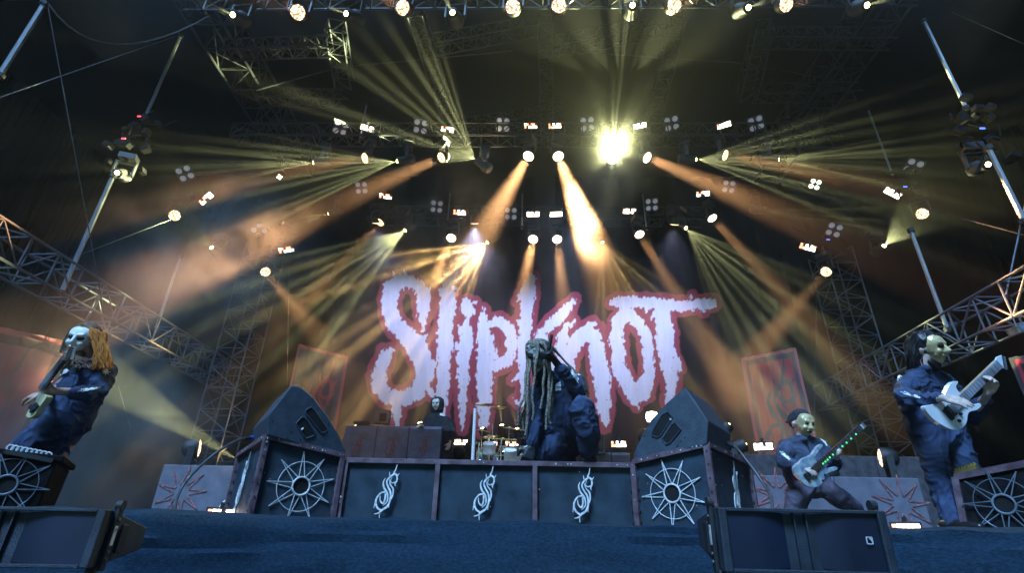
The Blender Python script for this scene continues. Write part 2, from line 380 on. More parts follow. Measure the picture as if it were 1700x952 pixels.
tpx((556, 40, 10.2), (572, 140, 12.2), .5, .5, 5, 'hanging upright truss joining the short roof trusses on the left', up=V((1, 0, 0)))
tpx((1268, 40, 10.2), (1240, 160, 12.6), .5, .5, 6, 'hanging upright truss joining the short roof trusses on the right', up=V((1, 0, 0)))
ROWT = {}
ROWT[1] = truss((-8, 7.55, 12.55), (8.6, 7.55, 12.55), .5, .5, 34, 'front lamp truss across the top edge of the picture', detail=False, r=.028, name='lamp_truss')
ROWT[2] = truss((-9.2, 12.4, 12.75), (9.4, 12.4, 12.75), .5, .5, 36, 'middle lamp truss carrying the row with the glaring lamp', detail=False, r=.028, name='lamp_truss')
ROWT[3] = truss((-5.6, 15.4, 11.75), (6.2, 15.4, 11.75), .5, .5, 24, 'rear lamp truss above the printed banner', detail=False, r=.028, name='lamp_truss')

# poles (upright tubes between roof and wing trusses)
def pole(px0, py0, px1, py1, Y, r, label):
    a = at(px0, py0, Y); b = at(px1, py1, Y); m_ = (a+b)/2; lo = min(a.z, b.z); hi = max(a.z, b.z)
    e = empty('pole', (m_.x, m_.y, lo), label, 'pole', 'upright tubes hanging from the roof')
    t = TUBES.get('pole_'); 
    rod('tube', (m_.x, m_.y, lo), (m_.x, m_.y, hi), r, alu, e)
    for z in (lo+.05, hi-.05): rod('clamp', (m_.x, m_.y, z-.05), (m_.x, m_.y, z+.05), r*1.7, aludark, e)
pole(95, 490, 193, 290, 10, .048, 'thick upright tube rising from the left wing truss to the dark lamp bracket')
pole(-8, 128, 80, 4, 8.2, .06, 'thick upright tube crossing the top left corner')
pole(236, 195, 305, 58, 11, .045, 'dim upright tube above the dark lamp bracket on the left')
pole(256, 552, 301, 425, 13, .038, 'thin upright tube rising from the far half of the left wing truss')
pole(1640, 243, 1702, 372, 8.8, .05, 'thick upright tube at the right edge below the dark lamp bracket')
pole(1532, 32, 1606, 182, 9.6, .045, 'dim upright tube rising to the roof at the upper right')
pole(1512, 380, 1574, 552, 11, .045, 'upright tube rising from the right wing truss')
pole(1440, 180, 1482, 290, 12.5, .03, 'faint thin upright tube left of the upper right tubes')
for px, py, q in ((867, 318, 'left of centre'), (1070, 320, 'right of centre'), (745, 318, 'left of the orange smoke'), (603, 172, 'far left above the blinder row')):
    pole(px, py+62, px, py, 15.1 if py > 300 else 12.4, .028, 'short hanging tube of the lamp row, '+q)
def wire(pts, r, label, name='wire'):
    o = MB().tube(pts, r, 5).build(name, aludark, smooth=True); return tag(o, label, 'cable')
def wpx(l, r, label, sag=0):
    P = [at(*q) for q in l]
    if sag:
        a, b = P[0], P[-1]; P = [a.lerp(b, t/12)-V((0, 0, sag*4*(t/12)*(1-t/12))) for t in range(13)]
    wire(P, r, label)
wpx([(80, 12, 8.2), (170, 505, 9.5)], .011, 'long straight steel wire from the top left down to the wing truss')
wpx([(80, 5, 8.2), (350, 25, 9.5)], .02, 'black cable sagging across the top left corner', sag=1.3)
wpx([(-10, 165, 8), (305, 55, 10.5)], .010, 'thin wire crossing the upper left darkness')
wpx([(90, 440, 10), (290, 362, 12)], .010, 'thin wire from the left wing to the lone round lamp')
wpx([(185, 600, 11), (222, 735, 11)], .010, 'short wire hanging beside the bearded guitarist')
wpx([(425, 150, 12), (560, 112, 12), (850, 84, 12)], .022, 'left half of the long tension cable under the roof')
wpx([(900, 82, 12), (1230, 104, 12), (1415, 138, 12)], .022, 'right half of the long tension cable under the roof')
wpx([(1530, 345, 11), (1705, 392, 9)], .011, 'thin wire running to the right edge above the wing truss')
wpx([(1704, 330, 9), (1670, 490, 9)], .018, 'dark wire dropping to the right wing truss')
wpx([(1580, 20, 9), (1705, 75, 9)], .010, 'faint thin wire at the upper right corner')
wpx([(480, 440, 14), (476, 640, 14)], .012, 'faint upright wire right of the left tower')
wpx([(1356, 470, 14), (1352, 700, 14)], .012, 'faint upright wire left of the right tower')

# ------------------------------------------------------------------ lamps
def make_fan_nodes(L, scale, lo, hi, seed, mode='fan', sig=.075):
    """pattern glass of the lamp: a flat comb of rays (fan), a smooth blade (blade) or rays all round (star)"""
    L.use_nodes = True; nt = L.node_tree; em = nt.nodes['Emission']
    def mth(op, *a):
        n = nt.nodes.new('ShaderNodeMath'); n.operation = op
        for i, q in enumerate(a):
            if hasattr(q, 'links'): nt.links.new(q, n.inputs[i])
            else: n.inputs[i].default_value = q
        return n.outputs[0]
    tc = nt.nodes.new('ShaderNodeTexCoord'); sx = nt.nodes.new('ShaderNodeSeparateXYZ'); nt.links.new(tc.outputs['Normal'], sx.inputs[0])
    u = mth('DIVIDE', sx.outputs[0], sx.outputs[2]); v_ = mth('DIVIDE', sx.outputs[1], sx.outputs[2])
    if mode == 'star':
        r = mth('SQRT', mth('ADD', mth('MULTIPLY', u, u), mth('MULTIPLY', v_, v_))); cb = nt.nodes.new('ShaderNodeCombineXYZ')
        nt.links.new(mth('DIVIDE', u, r), cb.inputs[0]); nt.links.new(mth('DIVIDE', v_, r), cb.inputs[1]); cb.inputs[2].default_value = seed
        no = nt.nodes.new('ShaderNodeTexNoise'); no.inputs['Scale'].default_value = scale; no.inputs['Detail'].default_value = 3; nt.links.new(cb.outputs[0], no.inputs['Vector'])
        mr = nt.nodes.new('ShaderNodeMapRange'); mr.interpolation_type = 'SMOOTHSTEP'; nt.links.new(no.outputs[0], mr.inputs[0])
        mr.inputs[1].default_value = .50; mr.inputs[2].default_value = .66; mr.inputs[3].default_value = lo; mr.inputs[4].default_value = hi
        rf = mth('DIVIDE', r, .55); rf = mth('EXPONENT', mth('MULTIPLY', mth('MULTIPLY', rf, rf), -1.0)); nt.links.new(mth('MULTIPLY', mr.outputs[0], rf), em.inputs['Strength']); return
    g = mth('DIVIDE', v_, sig); g = mth('EXPONENT', mth('MULTIPLY', mth('MULTIPLY', g, g), -1.0))
    if mode == 'blade': nt.links.new(mth('MULTIPLY', g, hi), em.inputs['Strength']); return
    w_ = mth('MULTIPLY', mth('ADD', u, seed*.731), scale)
    vo = nt.nodes.new('ShaderNodeTexVoronoi'); vo.voronoi_dimensions = '1D'; vo.inputs['Scale'].default_value = 1; vo.inputs['Randomness'].default_value = .8; nt.links.new(w_, vo.inputs['W'])
    mr = nt.nodes.new('ShaderNodeMapRange'); mr.interpolation_type = 'SMOOTHSTEP'; nt.links.new(vo.outputs['Distance'], mr.inputs[0])
    mr.inputs[1].default_value = .04; mr.inputs[2].default_value = .42; mr.inputs[3].default_value = 1; mr.inputs[4].default_value = 0
    sp = nt.nodes.new('ShaderNodeSeparateColor'); nt.links.new(vo.outputs['Color'], sp.inputs[0])
    amp = mth('ADD', mth('MULTIPLY', sp.outputs[0], .9), .25)
    k = mth('ADD', mth('MULTIPLY', mth('MULTIPLY', mr.outputs[0], amp), hi), lo)
    nt.links.new(mth('MULTIPLY', k, g), em.inputs['Strength'])
def mk(fn):
    mb = MB(); fn(mb); return mb
# wash head: round face 0.34 m; local -Z is where it shines
me_wash_body = MB().lathe([(.165, -.10), (.175, -.06), (.17, .02), (.14, .10), (.10, .15), (.04, .17)], 24).mesh('head'); me_wash_body.materials.append(black); smooth_mesh(me_wash_body)
me_wash_lens = MB().lathe([(.155, -.101), (.12, -.118), (.06, -.128), (.01, -.13)], 24).mesh('lens'); me_wash_lens.materials.append(W_LED); smooth_mesh(me_wash_lens)
me_hot_lens = me_wash_lens.copy(); me_hot_lens.materials.clear(); me_hot_lens.materials.append(W_HOT)
me_spot_body = MB().lathe([(.10, -.26), (.115, -.25), (.12, -.05), (.16, .02), (.16, .20), (.10, .26)], 20).mesh('head'); me_spot_body.materials.append(black); smooth_mesh(me_spot_body)
me_spot_lens = MB().lathe([(.055, -.262), (.04, -.275), (.02, -.282), (.004, -.284)], 20).mesh('lens'); me_spot_lens.materials.append(Y_HOT); smooth_mesh(me_spot_lens)
me_glare_lens = MB().lathe([(.19, -.262), (.15, -.30), (.08, -.32), (.005, -.33)], 20).mesh('lens'); me_glare_lens.materials.append(G_HOT); smooth_mesh(me_glare_lens)
def yoke_mb():
    mb = MB()
    for s in (-1, 1): mb.box((s*.215, 0, .17), .035, .10, .36)
    mb.box((0, 0, .36), .46, .12, .04); mb.lathe([(.05, 0), (.05, .06)], 12, (0, 0, .38)); return mb
me_yoke = yoke_mb().mesh('yoke'); me_yoke.materials.append(black)
me_base = MB().box((0, 0, .52), .38, .28, .15).box((0, 0, .60), .10, .06, .10).mesh('base'); me_base.materials.append(black)
N_LAMPS = 0
def lamp(kind, px, py, Y, tx, ty, TY, power, ang, label, group, col=None, fan=0, beam=True, rad_=None, blend=.35, hot=False, floor=False, lo=.7, hi=8, mode='fan', sig=.06):
    global N_LAMPS; N_LAMPS += 1
    p = at(px, py, Y); t = at(tx, ty, TY); d = (t-p).normalized()
    name = 'wash_lamp' if kind == 'W' else 'beam_lamp'
    off = .115 if kind == 'W' else .27
    c = p-d*off
    e = empty(name, c, label, 'stage lamp', group)
    rot = d.to_track_quat('-Z', 'Y').to_matrix().to_4x4()
    vw = (p-CAM).normalized(); xx = d.cross(vw)
    if xx.length > .15: xx.normalize(); zz = -d; yy = zz.cross(xx); rot = Matrix((xx, yy, zz)).transposed().to_4x4()
    yaw = Matrix.Rotation(math.atan2(d.x, -d.y), 4, 'Z')
    if floor: yaw = yaw @ Matrix.Rotation(math.pi, 4, 'Y')
    h = inst('head', me_wash_body if kind == 'W' else me_spot_body, e, rot)
    inst('lens', (me_hot_lens if hot else me_wash_lens) if kind == 'W' else (me_glare_lens if hot else me_spot_lens), h)
    inst('yoke', me_yoke, e, yaw); inst('base', me_base, e, yaw)
    if beam:
        L = bpy.data.lights.new('lamp_light', 'SPOT'); L.energy = power*(1.15 if kind == 'W' else .62 if fan else .75); L.spot_size = rad(ang); L.spot_blend = blend
        L.color = col or ((1, .50, .20) if kind == 'W' else (.82, .84, .36))
        L.shadow_soft_size = rad_ if rad_ is not None else (.13 if kind == 'W' else .015)
        if fan: make_fan_nodes(L, fan, lo, hi, N_LAMPS*1.37, mode, sig)
        o = bpy.data.objects.new('lamp_light', L); COL.objects.link(o)
        o.matrix_basis = Matrix.Translation(d*(off+(.09 if hot else .05))) @ rot; o.parent = e
ORD = ['first', 'second', 'third', 'fourth', 'fifth', 'sixth', 'seventh', 'eighth', 'ninth', 'tenth', 'eleventh', 'twelfth']
KW = 1.0
R1 = 'lamps of the front truss'; R2 = 'lamps of the middle row'; R3 = 'lamps of the rear row'
for i, (a, t) in enumerate([((494, 20), (440, 0)), ((668, 12), (600, -25)), ((851, 10), (835, -40)), ((928, 8), (938, -40)), ((1120, 8), (1190, -25)), ((1306, 6), (1400, -25))]):
    lamp('W', *a, 7.3, *t, 6.2, 9000, 9, 'round warm wash lamp, %s from the left along the top edge of the picture' % ORD[i], R1)
for i, (a, t) in enumerate([((386, 24), (310, -10)), ((574, 22), (480, -12)), ((751, 20), (725, -30)), ((1050, 8), (1062, -40)), ((1243, 12), (1320, -15)), ((1440, 8), (1530, -18))]):
    lamp('S', *a, 7.3, *t, 6.2, 2500, 13, 'small yellow beam lamp, %s from the left along the top edge of the picture' % ORD[i], R1)
for i, (a, t, pw) in enumerate([((605, 263), (440, 292), 18000), ((732, 262), (540, 346), 36000), ((877, 260), (795, 400), 90000), ((927, 260), (985, 410), 130000), ((1075, 262), (1275, 345), 60000), ((1205, 258), (1420, 300), 26000)]):
    lamp('W', *a, 12, *t, 10.5, pw, 10.5, 'round wash lamp with orange beam, %s of the six in the middle lamp row' % ORD[i], R2, hot=i in (2, 3, 4))
for a, t, pw, an, fan, l in [((520, 270), (380, 276), 5000, 30, 13, 'small yellow beam lamp at the far left of the middle lamp row'),
        ((659, 268), (520, 288), 7000, 42, 12, 'small yellow fan lamp between the first two orange beams of the middle row'),
        ((791, 266), (650, 170), 12000, 86, 8, 'yellow lamp throwing the big fan of rays up to the left'),
        ((1156, 265), (1330, 268), 7000, 50, 11, 'small yellow fan lamp between the last two orange beams of the middle row'),
        ((1293, 265), (1440, 272), 6000, 36, 12, 'small yellow fan lamp at the far right of the middle lamp row')]:
    lamp('S', *a, 12, *t, 11.5, pw*1.9, an, l, R2, fan=fan)
lamp('S', 1017, 261, 12, 1026, 178, 9.5, 15000, 90, 'glaring yellow-white lamp pointed straight at the viewer with a star of rays', R2, fan=7, hot=True, col=(.86, .88, .38), lo=.0, hi=4.6, mode='star')
for i, (a, t, pw) in enumerate([((630, 370), (500, 505), 9000), ((749, 396), (715, 480), 9000), ((885, 398), (868, 480), 14000), ((925, 398), (935, 490), 17000), ((1062, 390), (1130, 500), 14000), ((1183, 363), (1310, 500), 15000)]):
    lamp('W', *a, 15, *t, 13.6, pw*1.8, 8, 'round wash lamp with orange beam, %s of the six above the banner' % ORD[i], R3, hot=i > 0)
lamp('W', 441, 452, 14.6, 530, 560, 12.6, 9000, 8, 'round wash lamp on the left tower shining down to the right', 'lamps on the towers')
lamp('W', 1371, 452, 14.2, 1260, 580, 12.4, 9000, 8, 'round wash lamp on the right tower shining down to the left', 'lamps on the towers')
lamp('W', 290, 358, 13, 300, 370, 8, 0, 8, 'lone round amber lamp face without a beam at the left', 'lamps on the wings', beam=False)
lamp('W', 1531, 355, 13, 1515, 370, 8, 0, 8, 'lone round amber lamp face without a beam at the right', 'lamps on the wings', beam=False)
for a, t, pw, an, fan, l in [((545, 355), (450, 380), 4500, 28, 15, 'small yellow lamp left of the rear row, beam to the left'),
        ((672, 383), (560, 465), 8000, 42, 12, 'small yellow fan lamp left of the orange smoke, rays down to the left'),
        ((809, 403), (730, 470), 12000, 72, 8, 'bright yellow fan lamp above the second letter of the banner'),
        ((1000, 403), (1050, 510), 12000, 66, 8, 'bright yellow fan lamp above the right half of the banner, rays straight down'),
        ((1139, 379), (1235, 480), 8000, 44, 12, 'small yellow fan lamp with rays down to the right'),
        ((1271, 350), (1410, 366), 6000, 30, 15, 'small yellow fan lamp right of the rear row, rays to the right')]:
    lamp('S', *a, 15, *t, 13.8 if a[0] in (672, 1139) else 14.9, pw*(1.15 if a[0] == 809 else .62 if a[0] > 600 else .95), an, l, R3, fan=fan, col=(1, .60, .20) if a[0] == 809 else (1, .72, .26) if a[0] == 1000 else None)
lamp('S', 351, 411, 13.5, 265, 345, 11.5, 3000, 60, 'yellow wide beam lamp at the left shining up to the left', 'lamps on the wings', blend=.5, fan=1, mode='blade', sig=.2, hi=1.6)
lamp('S', 1468, 408, 13.5, 1545, 340, 11.5, 3600, 52, 'yellow wide beam lamp at the right shining up to the right', 'lamps on the wings', blend=.5, fan=1, mode='blade', sig=.2, hi=1.6)
lamp('S', 194, 287, 10, 130, 262, 8.5, 900, 15, 'small yellow lamp on top of the left upright tube', 'lamps on the wings')
lamp('S', 1641, 273, 9, 1712, 250, 8, 900, 16, 'small yellow lamp on the right upright tube', 'lamps on the wings')
# lamps standing on the stage and the risers
FL = 'lamps standing on the stage'
for a, Y, t, TY, pw, an, kind, l, c in [
        ((395, 765), 8.8, (300, 705), 8.7, 7000, 17, 'S', 'yellow lamp behind the left riser box shining up to the left', None),
        ((592, 706), 12.6, (548, 645), 12.4, 1500, 14, 'S', 'yellow lamp at the left end of the keyboard desk shining up', (.9, .85, .5)),
        ((697, 702), 13.0, (688, 648), 12.8, 1500, 14, 'S', 'yellow lamp beside the hooded player shining up', (.85, .85, .35)),
        ((833, 706), 14.5, (826, 640), 14.2, 3800, 16, 'S', 'bright yellow lamp behind the drums shining straight up', (1, .85, .35)),
        ((800, 712), 14.0, (768, 650), 13.8, 2500, 20, 'S', 'orange lamp left of the drums shining up to the left', (1, .55, .25)),
        ((858, 712), 14.0, (850, 670), 13.8, 1800, 26, 'S', 'orange lamp right of the cymbals shining up', (1, .5, .3)),
        ((1210, 705), 10.5, (1300, 590), 10.2, 3500, 12, 'S', 'yellow lamp behind the right monitor shining up to the right', (1, .68, .28)),
        ((1238, 738), 10.0, (1330, 700), 9.8, 1300, 18, 'S', 'orange lamp right of the right monitor shining sideways', (1, .5, .25)),
        ((1386, 779), 9.2, (1500, 690), 9.0, 1800, 16, 'S', 'yellow lamp behind the bass guitar shining up to the right', (.95, .78, .35))]:
    lamp(kind, *a, Y, *t, TY, pw, an, l, FL, col=c, floor=True)
lamp('W', 332, 745, 9.6, 420, 745, 10.0, 0, 8, 'round amber floor lamp on the left grey cabinet row', FL, beam=False, floor=True)
lamp('W', 1460, 761, 9.6, 1380, 760, 9.9, 0, 8, 'round amber floor lamp on the right grey cabinet row', FL, beam=False, floor=True)

# dark lilac wash on the printed banner, given by lamps on the rear truss
for i, x in enumerate((-5.2, -1.8, 1.6, 5.0)):
    p = V((x, 15.0, 11.3)); t = V((x*.95, 18, 6.8)); d = (t-p).normalized()
    e = empty('wash_lamp', p, 'dark lamp of the rear truss washing the banner with lilac light, %s from the left' % ORD[i], 'stage lamp', R3)
    rot = d.to_track_quat('-Z', 'Y').to_matrix().to_4x4(); yaw = Matrix.Rotation(math.pi, 4, 'Z')
    h = inst('head', me_wash_body, e, rot); inst('lens', me_wash_lens, h); inst('yoke', me_yoke, e, yaw); inst('base', me_base, e, yaw)
    L = bpy.data.lights.new('lamp_light', 'SPOT'); L.energy = 960; L.spot_size = rad(100); L.spot_blend = 1; L.color = (.55, .60, 1); L.shadow_soft_size = .15
    o = bpy.data.objects.new('lamp_light', L); COL.objects.link(o); o.matrix_basis = Matrix.Translation(d*.16) @ rot; o.parent = e

# blinders (strips of hot cells)
def blinder_meshes(seed):
    rnd = random.Random(seed); hot = MB(); org = MB(); W, H = .62, .26
    for r in range(2):
        c = 0
        while c < 6:
            on = rnd.random() < .74
            if on:
                mb = hot if rnd.random() < .8 else org
                mb.box((-W/2+W*(c+.5)/6, -.062, (r-.5)*H*.48), W/6*.86, .02, H*.40)
            c += 1
    return hot, org
BL = []
for s_ in range(6):
    h_, o_ = blinder_meshes(s_*7+3); a = h_.mesh('led_cells'); a.materials.append(CELL_W); b = None
    if o_.v: b = o_.mesh('amber_cells'); b.materials.append(CELL_O)
    BL.append((a, b))
me_blh = MB().box((0, 0, 0), .70, .10, .33).box((0, .03, .22), .10, .05, .14).mesh('housing'); me_blh.materials.append(black)
def blinder(i, px, py, Y, roll, label, group, sc=1):
    p = at(px, py, Y); e = empty('blinder', p, label, 'stage light', group)
    to = (CAM-p); to.z *= .8
    m = to.to_track_quat('-Y', 'Z').to_matrix().to_4x4() @ Matrix.Rotation(rad(roll), 4, 'Y') @ Matrix.Scale(sc, 4)
    inst('housing', me_blh, e, m); a, b = BL[i % 6]
    inst('led_cells', a, e, m)
    if b: inst('amber_cells', b, e, m)
for i, (x, y) in enumerate([(610, 213), (743, 215), (881, 209), (921, 209), (1062, 209), (1202, 208)]):
    blinder(i, x, y, 12.2, 0, 'small strip of white-hot cells, %s from the left in the middle row' % ORD[i], 'cell strips of the middle row', .62)
for i, (x, y, r) in enumerate([(640, 326, -4), (763, 353, 0), (885, 356, 0), (923, 356, 0), (1045, 351, 8), (1167, 322, 8)]):
    blinder(i+2, x, y, 15, r, 'small strip of white-hot cells, %s from the left in the rear row' % ORD[i], 'cell strips of the rear row', .68)
for i, (x, y, r, l, sc, Y) in enumerate([(342, 330, -62, 'upper left wing, standing almost upright', .7, 13), (475, 415, -25, 'left tower top', .72, 14.6), (1341, 411, 32, 'right tower top', .72, 14.2), (1482, 321, 52, 'upper right wing, standing almost upright', .72, 13)]):
    blinder(i+1, x, y, Y, r, 'tilted strip of white-hot cells at the '+l, 'cell strips of the wings', sc)
for i, (x, y, Y, l) in enumerate([(765, 735, 12.6, 'on the riser left of the drums'), (815, 738, 13.5, 'behind the left drum stands'), (850, 738, 13.5, 'behind the bass drum'), (1027, 738, 11.5, 'right of the crouching singer'), (1267, 742, 9.8, 'right of the right monitor'), (1505, 879, 5.2, 'lying on the stage floor at the far right'), (366, 855, 4.9, 'on the floor left of the left riser box')]):
    blinder(i, x, y, Y, 0, 'glowing cell strip '+l, 'cell strips standing on the stage', (.34 if Y < 6 else .5))
# round four-lamp clusters
me_clh = MB().box((0, .04, 0), .46, .06, .46).mesh('housing'); me_clh.materials.append(black)
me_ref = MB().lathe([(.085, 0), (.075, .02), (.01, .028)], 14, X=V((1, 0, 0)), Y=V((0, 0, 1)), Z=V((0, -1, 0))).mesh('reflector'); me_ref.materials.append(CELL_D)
me_refb = me_ref.copy(); me_refb.materials.clear(); me_refb.materials.append(CELL_B)
for i, (x, y, Y, r, b) in enumerate([(565, 212, 12.2, 0, 0), (698, 210, 12.2, 0, 0), (835, 207, 12.2, 0, 0), (975, 206, 12.2, 0, 0), (1115, 205, 12.2, 0, 0), (1255, 205, 12.2, 0, 0),
        (725, 343, 15, 0, 0), (848, 355, 15, 0, 0), (958, 357, 15, 0, 0), (1082, 340, 15, 5, 0), (1210, 310, 15, 20, 0), (600, 312, 15, -15, 0), (307, 288, 12.5, 45, 0), (430, 383, 14.6, 35, 0), (1385, 382, 14.2, 35, 0), (1517, 277, 12.5, 45, 0), (464, 294, 14, 20, 1), (1353, 306, 14, 35, 2)]):
    p = at(x, y, Y); row = 'middle' if i < 6 else ('rear' if i < 12 else 'wing')
    order = sorted([0, 1, 2, 3, 4, 5] if i < 6 else [11, 6, 7, 8, 9, 10] if i < 12 else [12, 13, 14, 15, 16, 17])
    k = [q for q in ([0, 1, 2, 3, 4, 5] if i < 6 else [11, 6, 7, 8, 9, 10] if i < 12 else [12, 13, 16, 17, 14, 15])].index(i)
    lab = 'cluster of four dim round reflectors, %s from the left in the %s row' % (ORD[k], row)
    if b == 1: lab = 'tiny bright pair of lamps hanging left of the first orange beam'
    if b == 2: lab = 'small bright cluster of lamps above the right tower'
    if row == 'wing' and not b: lab = 'cluster of four dim round reflectors ' + {12: 'at the upper left wing', 13: 'on top of the left tower', 14: 'on top of the right tower', 15: 'at the upper right wing'}[i]
    e = empty('four_lamp_cluster', p, lab, 'stage light', 'four-lamp clusters')
    m = (CAM-p).to_track_quat('-Y', 'Z').to_matrix().to_4x4() @ Matrix.Rotation(rad(r), 4, 'Y')
    sc = {0: 1, 1: .35, 2: .75}[b]
    inst('housing', me_clh, e, m @ Matrix.Scale(sc, 4))
    for a in (-1, 1):
        for c in (-1, 1):
            inst('reflector', me_refb if b else me_ref, e, m @ Matrix.Scale(sc, 4) @ Matrix.Translation((a*.115, 0, c*.115)))
# hanging lamp gear in the wings (dark brackets with small indicator lights)
def gear(px, py, Y, seed, label, indi):
    rnd = random.Random(seed); p = at(px, py, Y); e = empty('lamp_bracket', p, label, 'lamp bracket', 'dark lamp brackets on the wings')
    mb = MB()
    for k in range(7):
        q = p+V((rnd.uniform(-.55, .55), rnd.uniform(-.3, .3), rnd.uniform(-.6, .35)))
        MB().box(q, rnd.uniform(.10, .22), .16, rnd.uniform(.08, .18), *[V(c) for c in Matrix.Rotation(rnd.uniform(-.7, .7), 3, 'Y')]).build('housing', dull_black, e, bevel=.01)
    for k in range(5):
        q = p+V((rnd.uniform(-.7, .7), 0, rnd.uniform(-.5, .5))); MB().bar(q, q+V((rnd.uniform(-.5, .5), 0, rnd.uniform(-.6, .6))), .03, .03).build('arm', dull_black, e)
    for ix, iy, m_ in indi: MB().box(at(ix, iy, Y-.5), .10, .02, .035).build('indicator_light', m_, e)
gear(240, 205, 11, 1, 'dark lamp bracket with a small red light at the upper left', [(231, 193, INDI_R)])
gear(205, 245, 10.2, 2, 'dark lamp bracket with a violet light beside the left upright tube', [(205, 230, INDI_R)])
gear(335, 345, 12.6, 3, 'dark lamp bracket under the upright cell strip at the left', [])
gear(1600, 190, 9.6, 4, 'dark lamp bracket at the top of the right upright tube', [])
gear(1640, 235, 9.0, 5, 'dark lamp bracket with a small blue light at the upper right', [(1631, 213, INDI_B)])
gear(1500, 300, 12.6, 6, 'dark lamp bracket under the upright cell strip at the right', [(1503, 310, INDI_B)])
gear(460, 385, 14.8, 7, 'dark lamp bracket on top of the left tower', [])
gear(1370, 400, 14.4, 8, 'dark lamp bracket on top of the right tower', [(1375, 398, INDI_B)])
b_ = at(1690, 548, 7.6); mb = MB().box(b_, .20, .2, .12, *[V(c) for c in Matrix.Rotation(.3, 3, 'Y')]); mb.bar(b_+V((0, 0, .05)), b_+V((0, 0, .25)), .02, .02)
tag(mb.build('clamp_box', alu, bevel=.01), 'small silver box clamped under the right wing truss', 'clamp box')
# ------------------------------------------------------------------ printed cloths (vertex-coloured print)
def attr_mat(name, rough=.85, emit=0):
    m = bpy.data.materials.new(name); m.use_nodes = True; nt = m.node_tree; b = nt.nodes['Principled BSDF']; b.inputs['Roughness'].default_value = rough
    a = nt.nodes.new('ShaderNodeAttribute'); a.attribute_name = 'print'; nt.links.new(a.outputs['Color'], b.inputs['Base Color'])
    n = nt.nodes.new('ShaderNodeTexNoise'); n.inputs['Scale'].default_value = 60; bp = nt.nodes.new('ShaderNodeBump'); bp.inputs['Strength'].default_value = .3
    nt.links.new(n.outputs[0], bp.inputs['Height']); nt.links.new(bp.outputs[0], b.inputs['Normal'])
    return m
cloth_m = attr_mat('printed_cloth')
def projN(P):
    v = P-np.array(CAM); z = v@np.array(FW); return 850+F*(v@np.array(CR))/z, 476-F*(v@np.array(CU))/z
_rng = np.random.RandomState(3)
def vnoise(x, y, s=0):
    """smooth value noise"""
    r = np.random.RandomState(11+s); T = r.rand(256, 256)
    xi = np.floor(x).astype(int); yi = np.floor(y).astype(int); fx = x-xi; fy = y-yi; fx = fx*fx*(3-2*fx); fy = fy*fy*(3-2*fy)
    g = lambda a, b: T[(a) % 256, (b) % 256]
    return (g(xi, yi)*(1-fx)+g(xi+1, yi)*fx)*(1-fy)+(g(xi, yi+1)*(1-fx)+g(xi+1, yi+1)*fx)*fy
def sdf(strokes, X, Y):
    D = np.full(X.shape, 1e9)
    for st in strokes:
        for (x0, y0, r0), (x1, y1, r1) in zip(st, st[1:]):
            dx, dy = x1-x0, y1-y0; L2 = dx*dx+dy*dy+1e-9
            t = np.clip(((X-x0)*dx+(Y-y0)*dy)/L2, 0, 1)
            D = np.minimum(D, np.hypot(X-x0-t*dx, Y-y0-t*dy)-(r0+(r1-r0)*t))
    return D
def grid_cloth(name, fn_pos, nu, nv, colfn, label):
    u = np.linspace(0, 1, nu+1); v = np.linspace(0, 1, nv+1); Ug, Vg = np.meshgrid(u, v, indexing='ij')
    P = fn_pos(Ug.ravel(), Vg.ravel()); idx = np.arange((nu+1)*(nv+1)).reshape(nu+1, nv+1)
    q = np.stack([idx[:-1, :-1], idx[1:, :-1], idx[1:, 1:], idx[:-1, 1:]], -1).reshape(-1, 4)
    me = bpy.data.meshes.new(name); me.vertices.add(len(P)); me.vertices.foreach_set('co', P.ravel()); me.loops.add(q.size); me.loops.foreach_set('vertex_index', q.ravel())
    me.polygons.add(len(q)); me.polygons.foreach_set('loop_start', np.arange(0, q.size, 4)); me.update(calc_edges=True)
    c = colfn(P, Ug.ravel(), Vg.ravel()); a = me.color_attributes.new('print', 'FLOAT_COLOR', 'POINT'); a.data.foreach_set('color', np.c_[c, np.ones(len(c))].ravel())
    me.materials.append(cloth_m); me.polygons.foreach_set('use_smooth', [True]*len(q))
    o = bpy.data.objects.new(name, me); COL.objects.link(o); return tag(o, label, 'banner')
